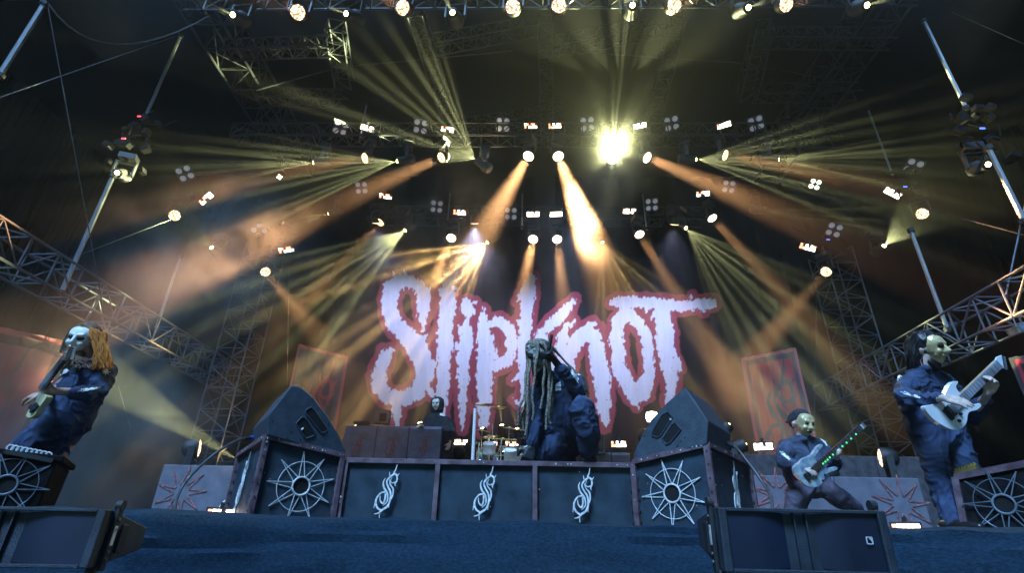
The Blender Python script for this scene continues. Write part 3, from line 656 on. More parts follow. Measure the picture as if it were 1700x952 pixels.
LET = [
 [(704,550,2),(702,530,7),(703,512,11),(704,495,11),(697,479,11),(681,469,10),(667,467,11),(651,479,13),(646,502,12),(649,524,12),(657,541,13),(672,554,14),(687,571,16),(700,593,17),(706,614,15),(703,634,14),(693,650,14),(676,660,12),(657,664,14),(640,657,12),(629,640,12),(627,624,12),(634,607,11),(640,592,9),(649,581,4)],
 [(636,600,5),(635,580,2)], [(657,664,12),(659,690,7),(659,706,3)], [(706,640,10),(716,655,3),(720,662,1)], [(690,572,8),(712,556,1)], [(704,500,6),(716,474,1)], [(700,600,9),(722,604,4)], [(660,466,6),(654,454,1)], [(674,466,6),(674,450,1)],
 [(743,457,8),(744.5,482,13),(743,507,12),(739,541,11),(739,574,13),(737,595,11),(736,629,10),(734,654,9),(735,690,4)], [(748,470,5),(760,446,1)], [(735,556,7),(721,553,1)], [(748,500,8),(755,522,2)], [(752,470,6),(764,461,1)],
 [(775,507,11),(775,514,12)], [(783,504,4),(790,501,1)], [(785,514,5),(787,521,1)],
 [(775,534,5),(773,549,11),(775,566,11),(770,591,11),(768,612,9),(769,637,8),(769,671,6),(768,714,2)], [(762,578,6),(758,570,1)],
 [(804,512,2),(802,532,8),(802,560,11),(802,588,11),(804,612,13),(804,625,14),(804,648,12),(804,681,10),(803,705,8),(801,718,3)],
 [(812,536,6),(830,533,8),(846,546,9),(849,566,9.5),(848,584,9),(839,600,10),(822,607,10),(806,603,9)], [(815,560,5),(817,585,6),(824,596,4)],
 [(882,464,7),(876,486,12),(874,514,10),(872,543,10),(870,569,10),(869,597,9),(870,620,8),(871,645,6),(866,672,3),(852,664,1)], [(863,535,5),(858,531,1)], [(872,485,9),(858,500,1)], [(870,617,6),(850,632,1)],
 [(954,498,2),(942,514,9),(924,532,10),(909,545,8),(893,560,6),(885,569,5)], [(900,556,8),(908,590,10),(922,640,10),(934,690,6)], [(924,532,8),(914,530,2)],
 [(941,540,3),(935,555,8),(933,579,10),(936,598,12),(943,602,12),(944,618,7),(940,645,3)], [(948,542,3),(954,534,1)],
 [(944,590,14),(957,569,13),(970,553,10),(984,538,5),(985,533,1)], [(972,551,10),(985,560,12),(991,579,13),(994,606,13),(998,625,14),(1001,653,12),(1002,681,11),(1004,711,2)], [(988,552,4),(998,545,1)],
 [(1050,524,9),(1039,521,11),(1028,534,11),(1024,560,11),(1026,589,11),(1030,617,11),(1041,637,12),(1054,655,15),(1057,676,3)],
 [(1054,655,12),(1069,644,13),(1078,622,10),(1078,598,9),(1076,580,9),(1072,556,9),(1062,538,10),(1050,525,10)], [(1064,660,8),(1079,659,1)],
 [(1016,503,4),(1024,502,8),(1035,501.6,9),(1069,502,9),(1095,504,10),(1119,507,9),(1137,508,9),(1152,506,8),(1172,504,8),(1182,504,7)],
 [(1100,506,13),(1102,543,13),(1107.5,571,12),(1109,599,12),(1115,626,11),(1115,640,9),(1113,655,8),(1108,669,4)], [(1094,512,8),(1082,530,2)], [(1078,508,6),(1072,519,1)], [(1110,540,7),(1120,552,1)], [(1145,502,5),(1149,492,1)], [(1162,508,5),(1168,520,1)], [(1097,560,7),(1099,614,2)], [(1120,600,8),(1129,612,3)]]
BZ0, BZ1 = 3.6, 11.6
def bpos(u, v):
    x = -7.4+16.2*u; z = BZ0+(BZ1-BZ0)*v
    y = 18.0+.022*np.sin(x*5.1+np.sin(z*.5)*1.4+np.sin(x*.9)*3)+.010*np.sin(x*13+z*.9)+.05*np.sin(x*1.1+z*.3)
    return np.stack([x, y, z], -1)
def bcol(P, u, v):
    Q = P.copy(); Q[:, 1] = 18; px, py = projN(Q)
    D = sdf(LET, px, py)
    n = (vnoise(px/2.6+50, py/5.5+9, 1)-.5)*4.6+(vnoise(px/6+50, py/7+9, 2)-.5)*4.0+(vnoise(px/1.3, py/2.6, 3)-.5)*2.2
    n = n*1.15-.3
    white = np.clip(.5-(D+n)/1.1, 0, 1)
    speck = vnoise(px/1.7, py/2.6, 4) > .955
    white = np.where(speck & (D > -9), 0, white)
    # the dark centres of the letters stay black beyond the red rim
    n2 = (vnoise(px/7+3, py/7+3, 5)-.5)*3.2+(vnoise(px/3, py/3, 6)-.5)*1.2
    red = np.clip(.5-(D-9.3+n2)/1.1, 0, 1)
    base = np.array((.004, .004, .006)); rc = np.array((.30, .05, .075)); wc = np.array((.72, .77, .90))
    tone = (1+.12*(vnoise(px/2, py/18, 7)-.5))[:, None]
    c = base+(rc-base)*red[:, None]; c = c+(wc-c)*white[:, None]
    return c*tone
grid_cloth('printed_banner', bpos, 620, 330, bcol, 'huge black banner with jagged white lettering edged in dark red')

TRIBAL = [[(437,75,2),(427,150,6),(410,200,8)], [(405,205,9),(450,240,11),(455,310,9),(440,360,8),(447,392,2)], [(440,335,6),(405,348,6),(385,315,4),(398,262,2)],
 [(420,212,9),(368,270,10),(345,330,8),(365,400,9),(398,470,10),(410,540,10),(405,620,10),(380,690,11),(332,735,11),(315,780,7),(318,845,2)],
 [(325,280,2),(308,340,7),(325,420,10),(365,490,10),(380,560,8),(375,620,6),(338,672,2)], [(372,300,3),(388,370,6),(425,430,9),(432,510,8),(420,580,5)],
 [(350,478,9),(300,492,8),(262,560,9),(255,630,10),(280,700,10),(325,740,9)], [(350,500,9),(352,580,9),(335,640,10),(302,602,6),(295,535,4)],
 [(250,630,6),(243,710,1)], [(362,188,2),(370,245,6)], [(476,205,2),(455,255,6)], [(405,640,6),(405,702,1)], [(258,790,3),(298,778,7),(322,750,7)]]
TRB = [[((x-360)/770*1.38, (460-y)/770, max(r, 2.4)/770*1.35) for x, y, r in st] for st in TRIBAL]       # unit height, centred
def side_cloth(name, c4, Yd, colfn, label, nu=90, nv=130):
    a, b, c, d = [V(q) for q in c4]   # top-left, top-right, bottom-right, bottom-left
    def pos(u, v):
        A, B, C, D = [np.array(q) for q in (a, b, c, d)]; u = u[:, None]; v = v[:, None]
        P = (D*(1-u)+C*u)*(1-v)+(A*(1-u)+B*u)*v
        P[:, 1] += .04*np.sin(u[:, 0]*38+v[:, 0]*2); return P
    return grid_cloth(name, pos, nu, nv, colfn, label)
def emblem_cloth(base, line, rim, em, asp):
    base, line, rim, em = [np.array(q) for q in (base, line, rim, em)]
    def f(P, u, v):
        e = np.minimum(np.minimum(u, 1-u)*asp, np.minimum(v, 1-v)*1.0)
        c = np.tile(base, (len(u), 1))*(1+.5*(vnoise(u*9, v*9, 8)-.5))[:, None]
        c[e < .025] = rim; c[(e > .03) & (e < .062)] = line
        D = sdf(TRB, (u-.5)*asp/.86, (v-.5)/.86); c[D < .004] = em
        return c
    return f
def rect(px, py, Y, w, h, tilt=0):
    """upright cloth hanging from its top-left corner"""
    a = at(px, py, Y); x = V((math.cos(tilt), math.sin(tilt), 0)); return [a, a+x*w, a+x*w-V((0, 0, h)), a-V((0, 0, h))]
a = at(1230, 595, 16); b = at(1322, 577, 14.6)
side_cloth('side_banner', [a, b, (b.x, b.y, b.z-4.1), (a.x, a.y, a.z-4.1)], 16, emblem_cloth((.36, .035, .06), (.05, .05, .08), (.36, .10, .13), (.05, .05, .09), .5), 'narrow red side banner with black swirling emblem behind the bass player')
a = at(495, 571, 15.0); b = at(578, 592, 16.4)
side_cloth('side_banner', [a, b, (b.x, b.y, b.z-4.0), (a.x, a.y, a.z-4.0)], 16, emblem_cloth((.09, .09, .11), (.09, .09, .11), (.40, .10, .11), (.36, .09, .11), .5), 'narrow grey side banner with red border and emblem behind the left monitor')
a = at(-70, 528, 9.6); b = at(113, 567, 12.0); mxz = (a.z+b.z)/2
side_cloth('side_banner', [(a.x, a.y, a.z), (b.x, b.y, b.z), (b.x, b.y, b.z-5.2), (a.x, a.y, a.z-5.2)], 12, emblem_cloth((.34, .17, .22), (.10, .09, .12), (.45, .17, .22), (.20, .17, .20), .8), 'wide dull red banner behind the bearded guitarist at the left edge')  # banner colours paled, the haze before it put into them
a = at(1677, 594, 8.6); b = at(1800, 575, 7.4)
side_cloth('side_banner', [a, b, (b.x, b.y, b.z-1.9), (a.x, a.y, a.z-1.9)], 8, emblem_cloth((.02, .02, .025), (.42, .05, .08), (.05, .06, .08), (.42, .05, .08), .8), 'black banner with red border line at the right edge')

# ------------------------------------------------------------------ emblems in sheet metal
def ribbon_emblem(name, center, X, Z, h, m, parent, label=None, yoff=.004, th=.008):
    N = X.cross(Z).normalized()      # points to the viewer for X right, Z up -> -Y
    mb = MB()
    for k, st in enumerate(TRB):
        L = []; R_ = []
        pts = [V((x*h, z*h)) for x, z, r in st]
        # densify with Catmull-Rom
        dp = []; dr = []
        for i in range(len(pts)-1):
            p0 = pts[max(i-1, 0)]; p1 = pts[i]; p2 = pts[i+1]; p3 = pts[min(i+2, len(pts)-1)]
            for s in range(4):
                t = s/4; q = .5*((2*p1)+(p2-p0)*t+(2*p0-5*p1+4*p2-p3)*t*t+(3*p1-p0-3*p2+p3)*t**3)
                dp.append(q); dr.append((st[i][2]*(1-t)+st[i+1][2]*t)*h)
        dp.append(pts[-1]); dr.append(st[-1][2]*h)
        vs = []
        o = yoff+k*.0006
        for i, p in enumerate(dp):
            t = (dp[min(i+1, len(dp)-1)]-dp[max(i-1, 0)]).normalized(); nn = V((-t.y, t.x))
            for sgn in (-1, 1):
                q = p+nn*dr[i]*sgn
                vs.append(center+X*q.x+Z*q.y+N*(o)); vs.append(center+X*q.x+Z*q.y+N*(o+th))
        fs = []
        for i in range(len(dp)-1):
            a = 4*i; b = a+4
            fs += [(a, b, b+1, a+1), (a+2, a+3, b+3, b+2), (a+1, b+1, b+3, a+3), (a, a+2, b+2, b)]
        n4 = 4*(len(dp)-1); fs += [(0, 1, 3, 2), (n4, n4+2, n4+3, n4+1)]
        mb.add(vs, fs)
    return mb.build(name, m, parent)
def star_emblem(center, X, Z, r, m, parent, rot=0):
    N = X.cross(Z).normalized(); mb = MB(); hub = r*.255
    def P(a, q, o=.012): return center+X*(math.sin(a)*q)+Z*(math.cos(a)*q)+N*o
    for k in range(9):
        a = 2*math.pi*k/9+rot
        for s in (-1, 1):
            mb.bar(P(a+s*.62*math.pi/9*1.55, hub*1.0, .010+.002*s), P(a, r, .010+.002*s), .0062, .005, up=N)
    mb.build('star_emblem', m, parent)
    mb = MB(); mb.tube([P(2*math.pi*i/40, hub, .014) for i in range(41)], .0075, 6, caps=False); mb.build('hub_ring', m, parent, smooth=True)
    mb = MB(); mb.tube([P(2*math.pi*i/48, r*.70, .010) for i in range(49)], .0033, 5, caps=False); mb.build('outer_ring', m, parent, smooth=True)
    mb = MB(); mb.lathe([(hub*.93, .003), (hub*.93, .006)], 32, center, X, Z, N); mb.build('port_shade', dark, parent)  # dark disc standing in for the shade inside the hub hole
def box_face(mb_frame, parent, p00, p10, p11, p01, fw_=.042, splits=(), panel=panel_m, inset=.012, label=None, studs=True):
    """framed panel: p00 bottom-left, p10 bottom-right, p11 top-right, p01 top-left; returns frame of reference per panel"""
    p00, p10, p11, p01 = [V(p) for p in (p00, p10, p11, p01)]
    X = (p10-p00).normalized(); Z = (p01-p00).normalized(); N = X.cross(Z).normalized()
    bars = [(p00, p01), (p10, p11), (p01, p11), (p00, p10)]
    for t in splits: bars.append((p00.lerp(p10, t), p01.lerp(p11, t)))
    for i, (a, b) in enumerate(bars):
        c = fw_ if i != 3 else fw_*.55
        MB().bar(a+N*(.001*i), b+N*(.001*i), c, .05, up=N).build('frame_bar', frame_m, parent, bevel=.003)
    ts = [0]+list(splits)+[1]; out = []
    for a, b in zip(ts, ts[1:]):
        q = [p00.lerp(p10, a), p00.lerp(p10, b), p01.lerp(p11, b), p01.lerp(p11, a)]
        MB().prism([v-N*inset for v in q], -N*.02).build('panel', panel, parent)
        out.append(((q[0]+q[1]+q[2]+q[3])/4-N*inset, X, Z, (q[3]-q[0]).length))
    if studs:
        mb = MB()
        for t0 in ts:
            a, b = p00.lerp(p10, t0), p01.lerp(p11, t0)
            for k in range(6):
                for s in (-1, 1):
                    mb.box(a.lerp(b, (k+.5)/6)+X*s*(fw_*.62)+N*.0, .012, .012, .012, X, N, Z)
        mb.build('corner_clip', black, parent)
    # chips of bare paint
    rnd = random.Random(int(abs(p00.x)*1000)); mb = MB()
    for k in range(16):
        t = rnd.random(); q = (p01.lerp(p11, t) if k < 9 else p00.lerp(p01, t) if k < 12 else p00.lerp(p10, t).lerp(p01.lerp(p11, t), rnd.uniform(.15, .9)))
        o = .0265 if k < 12 else -.0115
        s = rnd.uniform(.004, .012); mb.box(q+N*(o+.004), s, .003, s*rnd.uniform(.4, 1.5), X, N, Z)
    mb.build('paint_chip', worn, parent)
    return out

# centre riser, three panels
ZB = FZ
def col(px, py, Y): a = at(px, py, Y); return a
a = col(576, 769, 4.78); b = col(1049, 770, 4.78); ht = (a.z+b.z)/2
e = empty('centre_riser', ((a.x+b.x)/2, 5.0, ZB), 'long low riser of three dark panels with silver emblems under the crouching singer', 'riser')
fr = [V((a.x, 4.78, ZB)), V((b.x, 4.78, ZB)), V((b.x, 4.78, ht)), V((a.x, 4.78, ht))]
w3 = b.x-a.x; s1 = (at(724, 820, 4.78).x-a.x)/w3; s2 = (at(888, 820, 4.78).x-a.x)/w3
refs = box_face(None, e, *fr, splits=(s1, s2))
MB().box(((a.x+b.x)/2, 5.27, ht-.005), w3, .95, .03).build('top_board', frame_m, e)
MB().box(((a.x+b.x)/2, 5.72, (ht+ZB)/2-.02), w3-.02, .03, ht-ZB-.04).build('back_board', black, e)
for (c, X, Z, h), px in zip(refs, (643, 805, 968)):
    cc = at(px, 820, 4.77); c = V((cc.x, 4.78-.012, (ZB+ht)/2+.0)); X2 = (X+Z*.0).normalized()
    ribbon_emblem('swirl_emblem', c-V((0, .012, 0)), X2, (Z+X*.02).normalized(), h*.88, steel, e)
def wing_box(name, pc, pi, pb, zc, zi, zb, label, flip, star_px, with_side=True):
    """pc: near outer corner (x,y), pi: inner front corner, pb: outer rear corner"""
    e = empty(name, ((pc[0]+pi[0])/2, (pc[1]+pi[1])/2+.4, ZB), label, 'riser box')
    C0, I0, B0 = V((*pc, ZB)), V((*pi, ZB)), V((*pb, ZB)); C1, I1, B1 = V((*pc, zc)), V((*pi, zi)), V((*pb, zb))
    D0 = V((pi[0]+(pb[0]-pc[0])*.25, pi[1]+.9, ZB)); D1 = V((D0.x, D0.y, zi))
    q = (I0, C0, C1, I1) if flip else (C0, I0, I1, C1)
    r = box_face(None, e, *q)
    s = (C0, B0, B1, C1) if flip else (B0, C0, C1, B1)
    r2 = box_face(None, e, *s)
    MB().add([C1, I1, D1, B1], [(0, 1, 2, 3)]).add([C1-V((0, 0, .03)), I1-V((0, 0, .03)), D1-V((0, 0, .03)), B1-V((0, 0, .03))], [(3, 2, 1, 0)]).build('top_board', frame_m, e)
    MB().add([D0, B0, B1-V((0, 0, .035)), D1-V((0, 0, .035))], [(0, 1, 2, 3)]).build('back_board', black, e)
    return e, r[0], r2[0]
oc = at(443, 726, 4.32); oi = at(568, 757, 4.74); ob = at(397, 757, 5.35)
eL, f1, f2 = wing_box('riser_box', (oc.x, oc.y), (oi.x, oi.y), (ob.x, ob.y), oc.z, oi.z, ob.z, 'dark riser box with silver nine-pointed star under the left monitor', False, None)
def on_plane(px, py, c, N):
    d = (FW*F+CR*(px-850)+CU*(476-py)); return CAM+d*((c-CAM).dot(N)/d.dot(N))
c, X, Z, h = f1; N = X.cross(Z).normalized(); sc = on_plane(499, 808, c, N); star_emblem(sc, X, Z, .275, steel, eL, rot=rad(-6))
c, X, Z, h = f2; ribbon_emblem('swirl_emblem', c+X.cross(Z).normalized()*.012, X, Z, h*.86, steel, eL)
oc = at(1173, 739, 4.32); oi = at(1052, 768, 4.74); ob = at(1242, 771, 5.35)
eR, f1, f2 = wing_box('riser_box', (oc.x, oc.y), (oi.x, oi.y), (ob.x, ob.y), oc.z, oi.z, ob.z, 'dark riser box with silver nine-pointed star under the right monitor', True, None)
c, X, Z, h = f1; N = X.cross(Z).normalized(); sc = on_plane(1117, 820, c, N); star_emblem(sc, X, Z, .272, steel, eR, rot=rad(-14))
c, X, Z, h = f2; ribbon_emblem('swirl_emblem', c+X.cross(Z).normalized()*.012, X, Z, h*.86, steel, eR)

# ------------------------------------------------------------------ stage monitors on the riser boxes
def wedge(poly, Y0, Y1, x0, x1, back, depth, label, holes, dots, socket, flip):
    """poly: outline of the side cheek in the photo; cheek plane runs from depth Y0 at x0 to Y1 at x1"""
    A = at(x0, 730, Y0); B = at(x1, 730, Y1); dirx = (B-A); dirx.z = 0; dirx.normalize(); N = dirx.cross(V((0, 0, 1))).normalized()   # to the viewer
    if N.y > 0: N = -N
    e = empty('floor_monitor', (A+B)/2, label, 'stage monitor')
    P = lambda px, py, o=0: on_plane(px, py, A, N)+N*o
    P3 = [P(*q) for q in poly]; ext = back.normalized()*depth
    MB().prism(P3, ext).build('cabinet', wedgem, e, bevel=.012)
    # curved grille facing away from the box side is on the top edge of the cheek
    for k, q in enumerate(holes):
        Q = [P(*v, .002) for v in q]; Qc = sum(Q, V())/len(Q)
        MB().prism([v for v in Q], N*.003).build('recess_shade', dark, e)  # flat dark plate, shade of the handle recess put into its colour
        rim = MB(); rim.tube([P(*v, .006) for v in q]+[P(*q[0], .006), P(*q[1], .006)], .006, 6, caps=False); rim.build('recess_rim', wedgem, e, smooth=True)
    mb = MB()
    for q in dots: mb.lathe([(.006, .001), (.005, .004)], 8, P(*q), dirx, V((0, 0, 1)), N)
    mb.build('screw', dark, e)
    return e, P
ext = V((-.55, .78, -.02))
eWL, PL = wedge([(444, 723), (443, 692), (484, 640), (497, 641), (511, 651), (523, 663), (545, 692), (561, 719), (574, 749), (573, 753), (564, 758)], 4.28, 4.72, 443, 568, ext, .62,
    'dark grey wedge monitor on the left riser box, curved side facing right', [[(508, 681), (516, 677), (522, 682), (543, 713), (541, 717), (533, 720), (507, 687)], [(491, 704), (501, 693), (508, 697), (523, 720), (521, 724), (508, 729), (503, 724)]],
    [(519, 663), (529, 678), (484, 718), (499, 731), (477, 728), (545, 705), (556, 735), (452, 700)], None, False)
ext = V((.55, .78, -.02))
eWR, PR = wedge([(1173, 739), (1176, 699), (1138, 643), (1129, 649), (1108, 668), (1079, 699), (1058, 738), (1050, 758), (1052, 763), (1064, 768)], 4.28, 4.72, 1173, 1052, ext, .62,
    'dark grey wedge monitor on the right riser box, curved side facing left', [[(1110, 684), (1117, 693), (1098, 723), (1092, 727), (1083, 724), (1083, 718), (1099, 690)], [(1122, 702), (1131, 714), (1112, 737), (1106, 738), (1100, 730), (1116, 706)]],
    [(1108, 672), (1085, 697), (1137, 727), (1125, 741), (1130, 733), (1070, 725), (1053, 757)], None, True)
# things seen in the recesses
MB().box(PL(503, 713, -.0)+V((0, -.012, 0)), .022, .006, .012, *[V(c) for c in Matrix.Rotation(.9, 3, 'Y')]).build('handle_label', label_m, eWL)
MB().box(PR(1113, 697, 0)+V((0, -.012, 0)), .02, .006, .014).build('handle_label', label_m, eWR)
def gold_rim(P, pts, e):
    pass
# ground cables to the monitors
def cable(pts, r, label, plug=None, e_label=None):
    k = []; P = [V(p) for p in pts]
    for i in range(len(P)-1):
        p0 = P[max(i-1, 0)]; p1 = P[i]; p2 = P[i+1]; p3 = P[min(i+2, len(P)-1)]
        for s in range(8):
            t = s/8; k.append(.5*((2*p1)+(p2-p0)*t+(2*p0-5*p1+4*p2-p3)*t*t+(3*p1-p0-3*p2+p3)*t**3))
    k.append(P[-1])
    e = empty('monitor_cable', P[-1], label, 'cable')
    MB().tube(k, r, 8).build('cable_sheath', cable_m, e, smooth=True)
    d = (P[0]-P[1]).normalized()
    MB().tube([P[0]-d*.10, P[0]+d*.01], r*1.7, 10).build('plug', black, e, smooth=True)
    MB().tube([P[0]-d*.02, P[0]+d*.03], r*2.0, 10).build('plug_collar', blue_p, e, smooth=True)
cable([at(418, 728, 4.75), at(400, 730, 4.62), at(375, 742, 4.5), at(342, 766, 4.4), at(309, 800, 4.3), at(294, 828, 4.2), at(290, 851, 4.1)], .011, 'thick black cable arching from the left monitor down to the floor')
cable([at(1206, 736, 4.72), at(1222, 744, 4.6), at(1240, 766, 4.5), at(1262, 796, 4.4), at(1278, 822, 4.3), at(1283, 850, 4.2), at(1284, 862, 4.2)], .011, 'thick black cable arching from the right monitor down behind the front speaker')
mb = MB().box(at(421, 722, 4.83), .10, .02, .12, *[V(c) for c in Matrix.Rotation(.9, 3, 'Z')]); tag(mb.build('socket_plate', dark, eWL), None)
mb = MB().box(at(1207, 735, 4.80), .12, .02, .12, *[V(c) for c in Matrix.Rotation(-.9, 3, 'Z')]); tag(mb.build('socket_plate', dark, eWR), None)

# ------------------------------------------------------------------ front speakers (line array elements)
def front_speaker(org, yaw, tilt, label, logo_side=1, Wd=.73, H=.25):
    """org: front top left corner; local x along the face, y back, z up"""
    e = empty('front_speaker', org, label, 'speaker', 'small line speakers along the stage edge')
    Rm = Matrix.Rotation(yaw, 3, 'Z') @ Matrix.Rotation(tilt, 3, 'X'); X = Rm @ V((1, 0, 0)); Y = Rm @ V((0, 1, 0)); Z = Rm @ V((0, 0, 1)); org = V(org)
    L = lambda x, y, z: org+X*x+Y*y+Z*z
    # body: wedge tapering to the rear, split front with shallow V
    fl = [(0, 0), (Wd, 0)]
    c8 = [L(0, .03, -H), L(Wd, .03, -H), L(Wd-.05, .46, -H+.065), L(.05, .46, -H+.065), L(0, .03, 0), L(Wd, .03, 0), L(Wd-.05, .46, -.055), L(.05, .46, -.055)]
    MB().hexa(c8).build('cabinet', cab, e, bevel=.006)
    for s in (0, 1):
        x0 = 0 if s == 0 else Wd-.035
        MB().add([L(x0, -.01, -H), L(x0+.035, -.01, -H), L(x0+.035, .03, -H), L(x0, .03, -H), L(x0, -.01, 0), L(x0+.035, -.01, 0), L(x0+.035, .03, 0), L(x0, .03, 0)],
                 [(0, 1, 5, 4), (1, 2, 6, 5), (3, 0, 4, 7), (4, 5, 6, 7), (3, 2, 1, 0), (2, 3, 7, 6)]).build('front_edge', cab, e, bevel=.006)
    for z in (-.007, -H+.007): MB().box(L(Wd/2, .005, z), Wd-.07, .03, .014, X, Y, Z).build('front_lip', cab, e, bevel=.003)
    # two grilles bowing inwards to the centre slot
    for s in (0, 1):
        vs = []; fs = []
        for i in range(13):
            t = i/12; x = .038+t*(Wd/2-.038-.022); y = .004+.05*max(0, t-.45)**1.6*2.2
            zz = .010+.018*max(0, t-.4)
            if s: x = Wd-x
            vs += [L(x, y, -zz), L(x, y, -H+zz)]
        for i in range(12): fs.append((2*i, 2*i+1, 2*i+3, 2*i+2))
        MB().add(vs, fs).build('grille', grillm, e, smooth=True)
    MB().box(L(Wd/2, .052, -H/2), .05, .02, H-.03, X, Y, Z).build('centre_slot', black, e)
    for x in (Wd/2-.024, Wd/2+.024): MB().box(L(x, .038, -H/2), .006, .05, H-.03, X, Y, Z).build('slot_edge', cab, e)
    # rigging rail on each cheek, with label and pins
    for s in (-1, 1):
        xx = 0 if s < 0 else Wd
        MB().box(L(xx+s*.006, .075, -H/2), .016, .035, H+.02, X, Y, Z).build('rigging_rail', black, e, bevel=.003)
        MB().lathe([(.022, -.012), (.022, .012)], 14, L(xx+s*.004, .075, .018), Y, Z, X).build('rigging_lug', black, e)
        MB().box(L(xx+s*.0155, .075, -H*.45), .002, .022, .075, X, Y, Z).build('type_label', label_m, e)
        mb = MB()
        for zz in (-.035, -.075, -H+.06, -H+.03): mb.lathe([(.006, 0), (.006, .004)], 8, L(xx+s*.015, .075, zz), Y, Z, X*s)
        mb.build('pin', alu, e)
        mb = MB()
        for zz in (-.03, -H/2, -H+.03): pass
        MB().box(L(xx-s*.002+s*.004, .165, -H/2), .012, .05, H*.52, X, Y, Z).build('side_groove', black, e, bevel=.004)
    # small square badge with a bent corner line
    bx = L(Wd-.085, -.004, -H*.47) if logo_side > 0 else L(Wd*.735, .012, -H*.47)
    mb = MB(); s_ = .011
    for p_, q_ in [((-1, -1), (1, -1)), ((1, -1), (1, 1)), ((1, 1), (-1, 1)), ((-1, 1), (-1, -1))]:
        mb.bar(bx+X*p_[0]*s_+Z*p_[1]*s_*1.1, bx+X*q_[0]*s_+Z*q_[1]*s_*1.1, .003, .003, up=Y)
    mb.add([bx+X*(-.7*s_)+Z*(.8*s_), bx+X*(-.2*s_)+Z*(.8*s_), bx+X*(.4*s_)+Z*(.2*s_), bx+X*(.8*s_)-Z*(.5*s_), bx+X*(.8*s_)-Z*(.15*s_), bx+X*(.8*s_)+Z*(.8*s_)], [(0, 1, 2, 3, 4, 5)])
    mb.build('badge', label_m, e)
    return e, L
tl = at(1190, 843, 2.32); tr = at(1465, 842, 2.32); Wr = (tr-tl).length
yawr = math.atan2(tr.y-tl.y, tr.x-tl.x)
front_speaker(tl, yawr, rad(3), 'black front speaker at the lower right, upper one of its stack', Wd=Wr, H=.235)
front_speaker(tl+V((.012, .004, -.262)), yawr, rad(-3), 'black front speaker at the lower right, lower one cut by the picture edge', Wd=Wr, H=.235)
tl2 = at(180, 846, 2.30); yl = rad(8); Wl = .76
org2 = tl2-V((math.cos(yl), math.sin(yl), 0))*Wl
front_speaker(org2, yl, rad(-1), 'black front speaker at the lower left, upper one of its stack', logo_side=-1, Wd=Wl, H=.218)
front_speaker(org2+V((-.03, -.01, -.242)), yl, rad(-6), 'black front speaker at the lower left, lower one cut by the picture edge', logo_side=-1, Wd=Wl, H=.218)
for x, yw, l in ((tl.x+Wr/2, yawr, 'right'), (org2.x+.38, yl, 'left')):
    e = empty('bass_speaker', (x, 2.62, 0), 'large black bass speaker standing on the ground under the %s front speakers' % l, 'speaker')
    z1 = 1.14 if l == 'right' else 1.09
    MB().box((x, 2.62, z1/2), .9, .7, z1).build('cabinet', cab, e, bevel=.01)
    MB().box((x, 2.262, z1/2), .82, .02, z1-.1).build('grille', grillm, e)

# ------------------------------------------------------------------ side star boxes
def edge_box(P8, label, star, e_name='riser_box'):
    C = sum((V(p) for p in P8), V())/8; e = empty(e_name, (C.x, C.y, FZ), label, 'riser box')
    return e, C
# left: front face from behind the picture edge to x=97
TLr = at(96, 768, 3.95); z1 = TLr.z
fL = at(-130, 742, 3.55)
e = empty('riser_box', (fL.x+.5, 4.2, FZ), 'black star box at the left edge under the bearded guitarist, ringed rail on top', 'riser box')
p00 = V((fL.x, fL.y, FZ)); p10 = V((at(62, 846, 3.95).x, 3.95, FZ)); p11 = V((TLr.x, 3.95, TLr.z)); p01 = V((fL.x, fL.y, fL.z))
X = (p10-p00).normalized(); Z = V((0, 0, 1)); N = X.cross(Z).normalized()
MB().prism([p00, p10, p11, p01], -N*.7).build('body', dull_black, e, bevel=.012)
tb = p01.lerp(p11, .5)-N*.35
MB().prism([p01+N*.01+V((0, 0, .002)), p11+N*.01+X*.03+V((0, 0, .002)), p11+N*.01+X*.03+V((0, 0, .045)), p01+N*.01+V((0, 0, .045))], -N*.72).build('top_slab', dull_black, e, bevel=.01)
sc = on_plane(10, 806, p00, N); star_emblem(sc, X, Z, .25, dark_steel, e, rot=rad(14))
def at_on(px, py, p, n): return on_plane(px, py, p, n)
for i in range(9):
    q = on_plane(17+i*7.9, 744+i*1.55, p11, N); q.z += .0
    mb = MB(); mb.tube([q+X*(math.cos(t*math.pi/8)*.019)+Z*(math.sin(t*math.pi/8)*.019) for t in range(17)], .0055, 6, caps=False)
    tag(mb.build('steel_ring', steel, e, smooth=True))
MB().bar(on_plane(8, 750, p11, N), on_plane(88, 766, p11, N), .03, .03, up=N).build('ring_rail', black, e)
# right
p01 = at(1586, 793, 4.35); p11 = at(1800, 752, 3.7); p00 = V((at(1611, 879, 4.3).x, p01.y, FZ)); p10 = V((p11.x, p11.y, FZ))
X = (V((p10.x, p10.y, 0))-V((p00.x, p00.y, 0))).normalized(); Z = V((0, 0, 1)); N = X.cross(Z).normalized()
if N.y > 0: N = -N
e = empty('riser_box', (p00.x+.6, 4.4, FZ), 'black star box with dark red trim at the right edge beside the guitarist', 'riser box')
P11 = p11.copy()
MB().prism([p00, p10, P11, p01], -N*.7).build('body', dull_black, e, bevel=.012)
for a, b in ((p01, P11), (p00, p01)): MB().bar(a+N*.004, b+N*.004, .045, .03, up=N).build('trim_bar', frame_m, e)
sc = on_plane(1668, 838, p00, N); star_emblem(sc, X, Z, .25, dark_steel, e, rot=rad(-8))
pa = on_plane(1604, 789, p01, N); pb = on_plane(1641, 778, p01, N)
MB().bar(pa+V((0, .1, .02)), pb+V((0, .1, .02)), .05, .03).build('pedal_strip', brass, e)
mb = MB()
for i in range(7): q = pa.lerp(pb, (i+.5)/7)+V((0, .1, .035)); mb.lathe([(.014, 0), (.012, .018), (.004, .022)], 10, q)
mb.build('pedal_knob', brass, e, smooth=True)

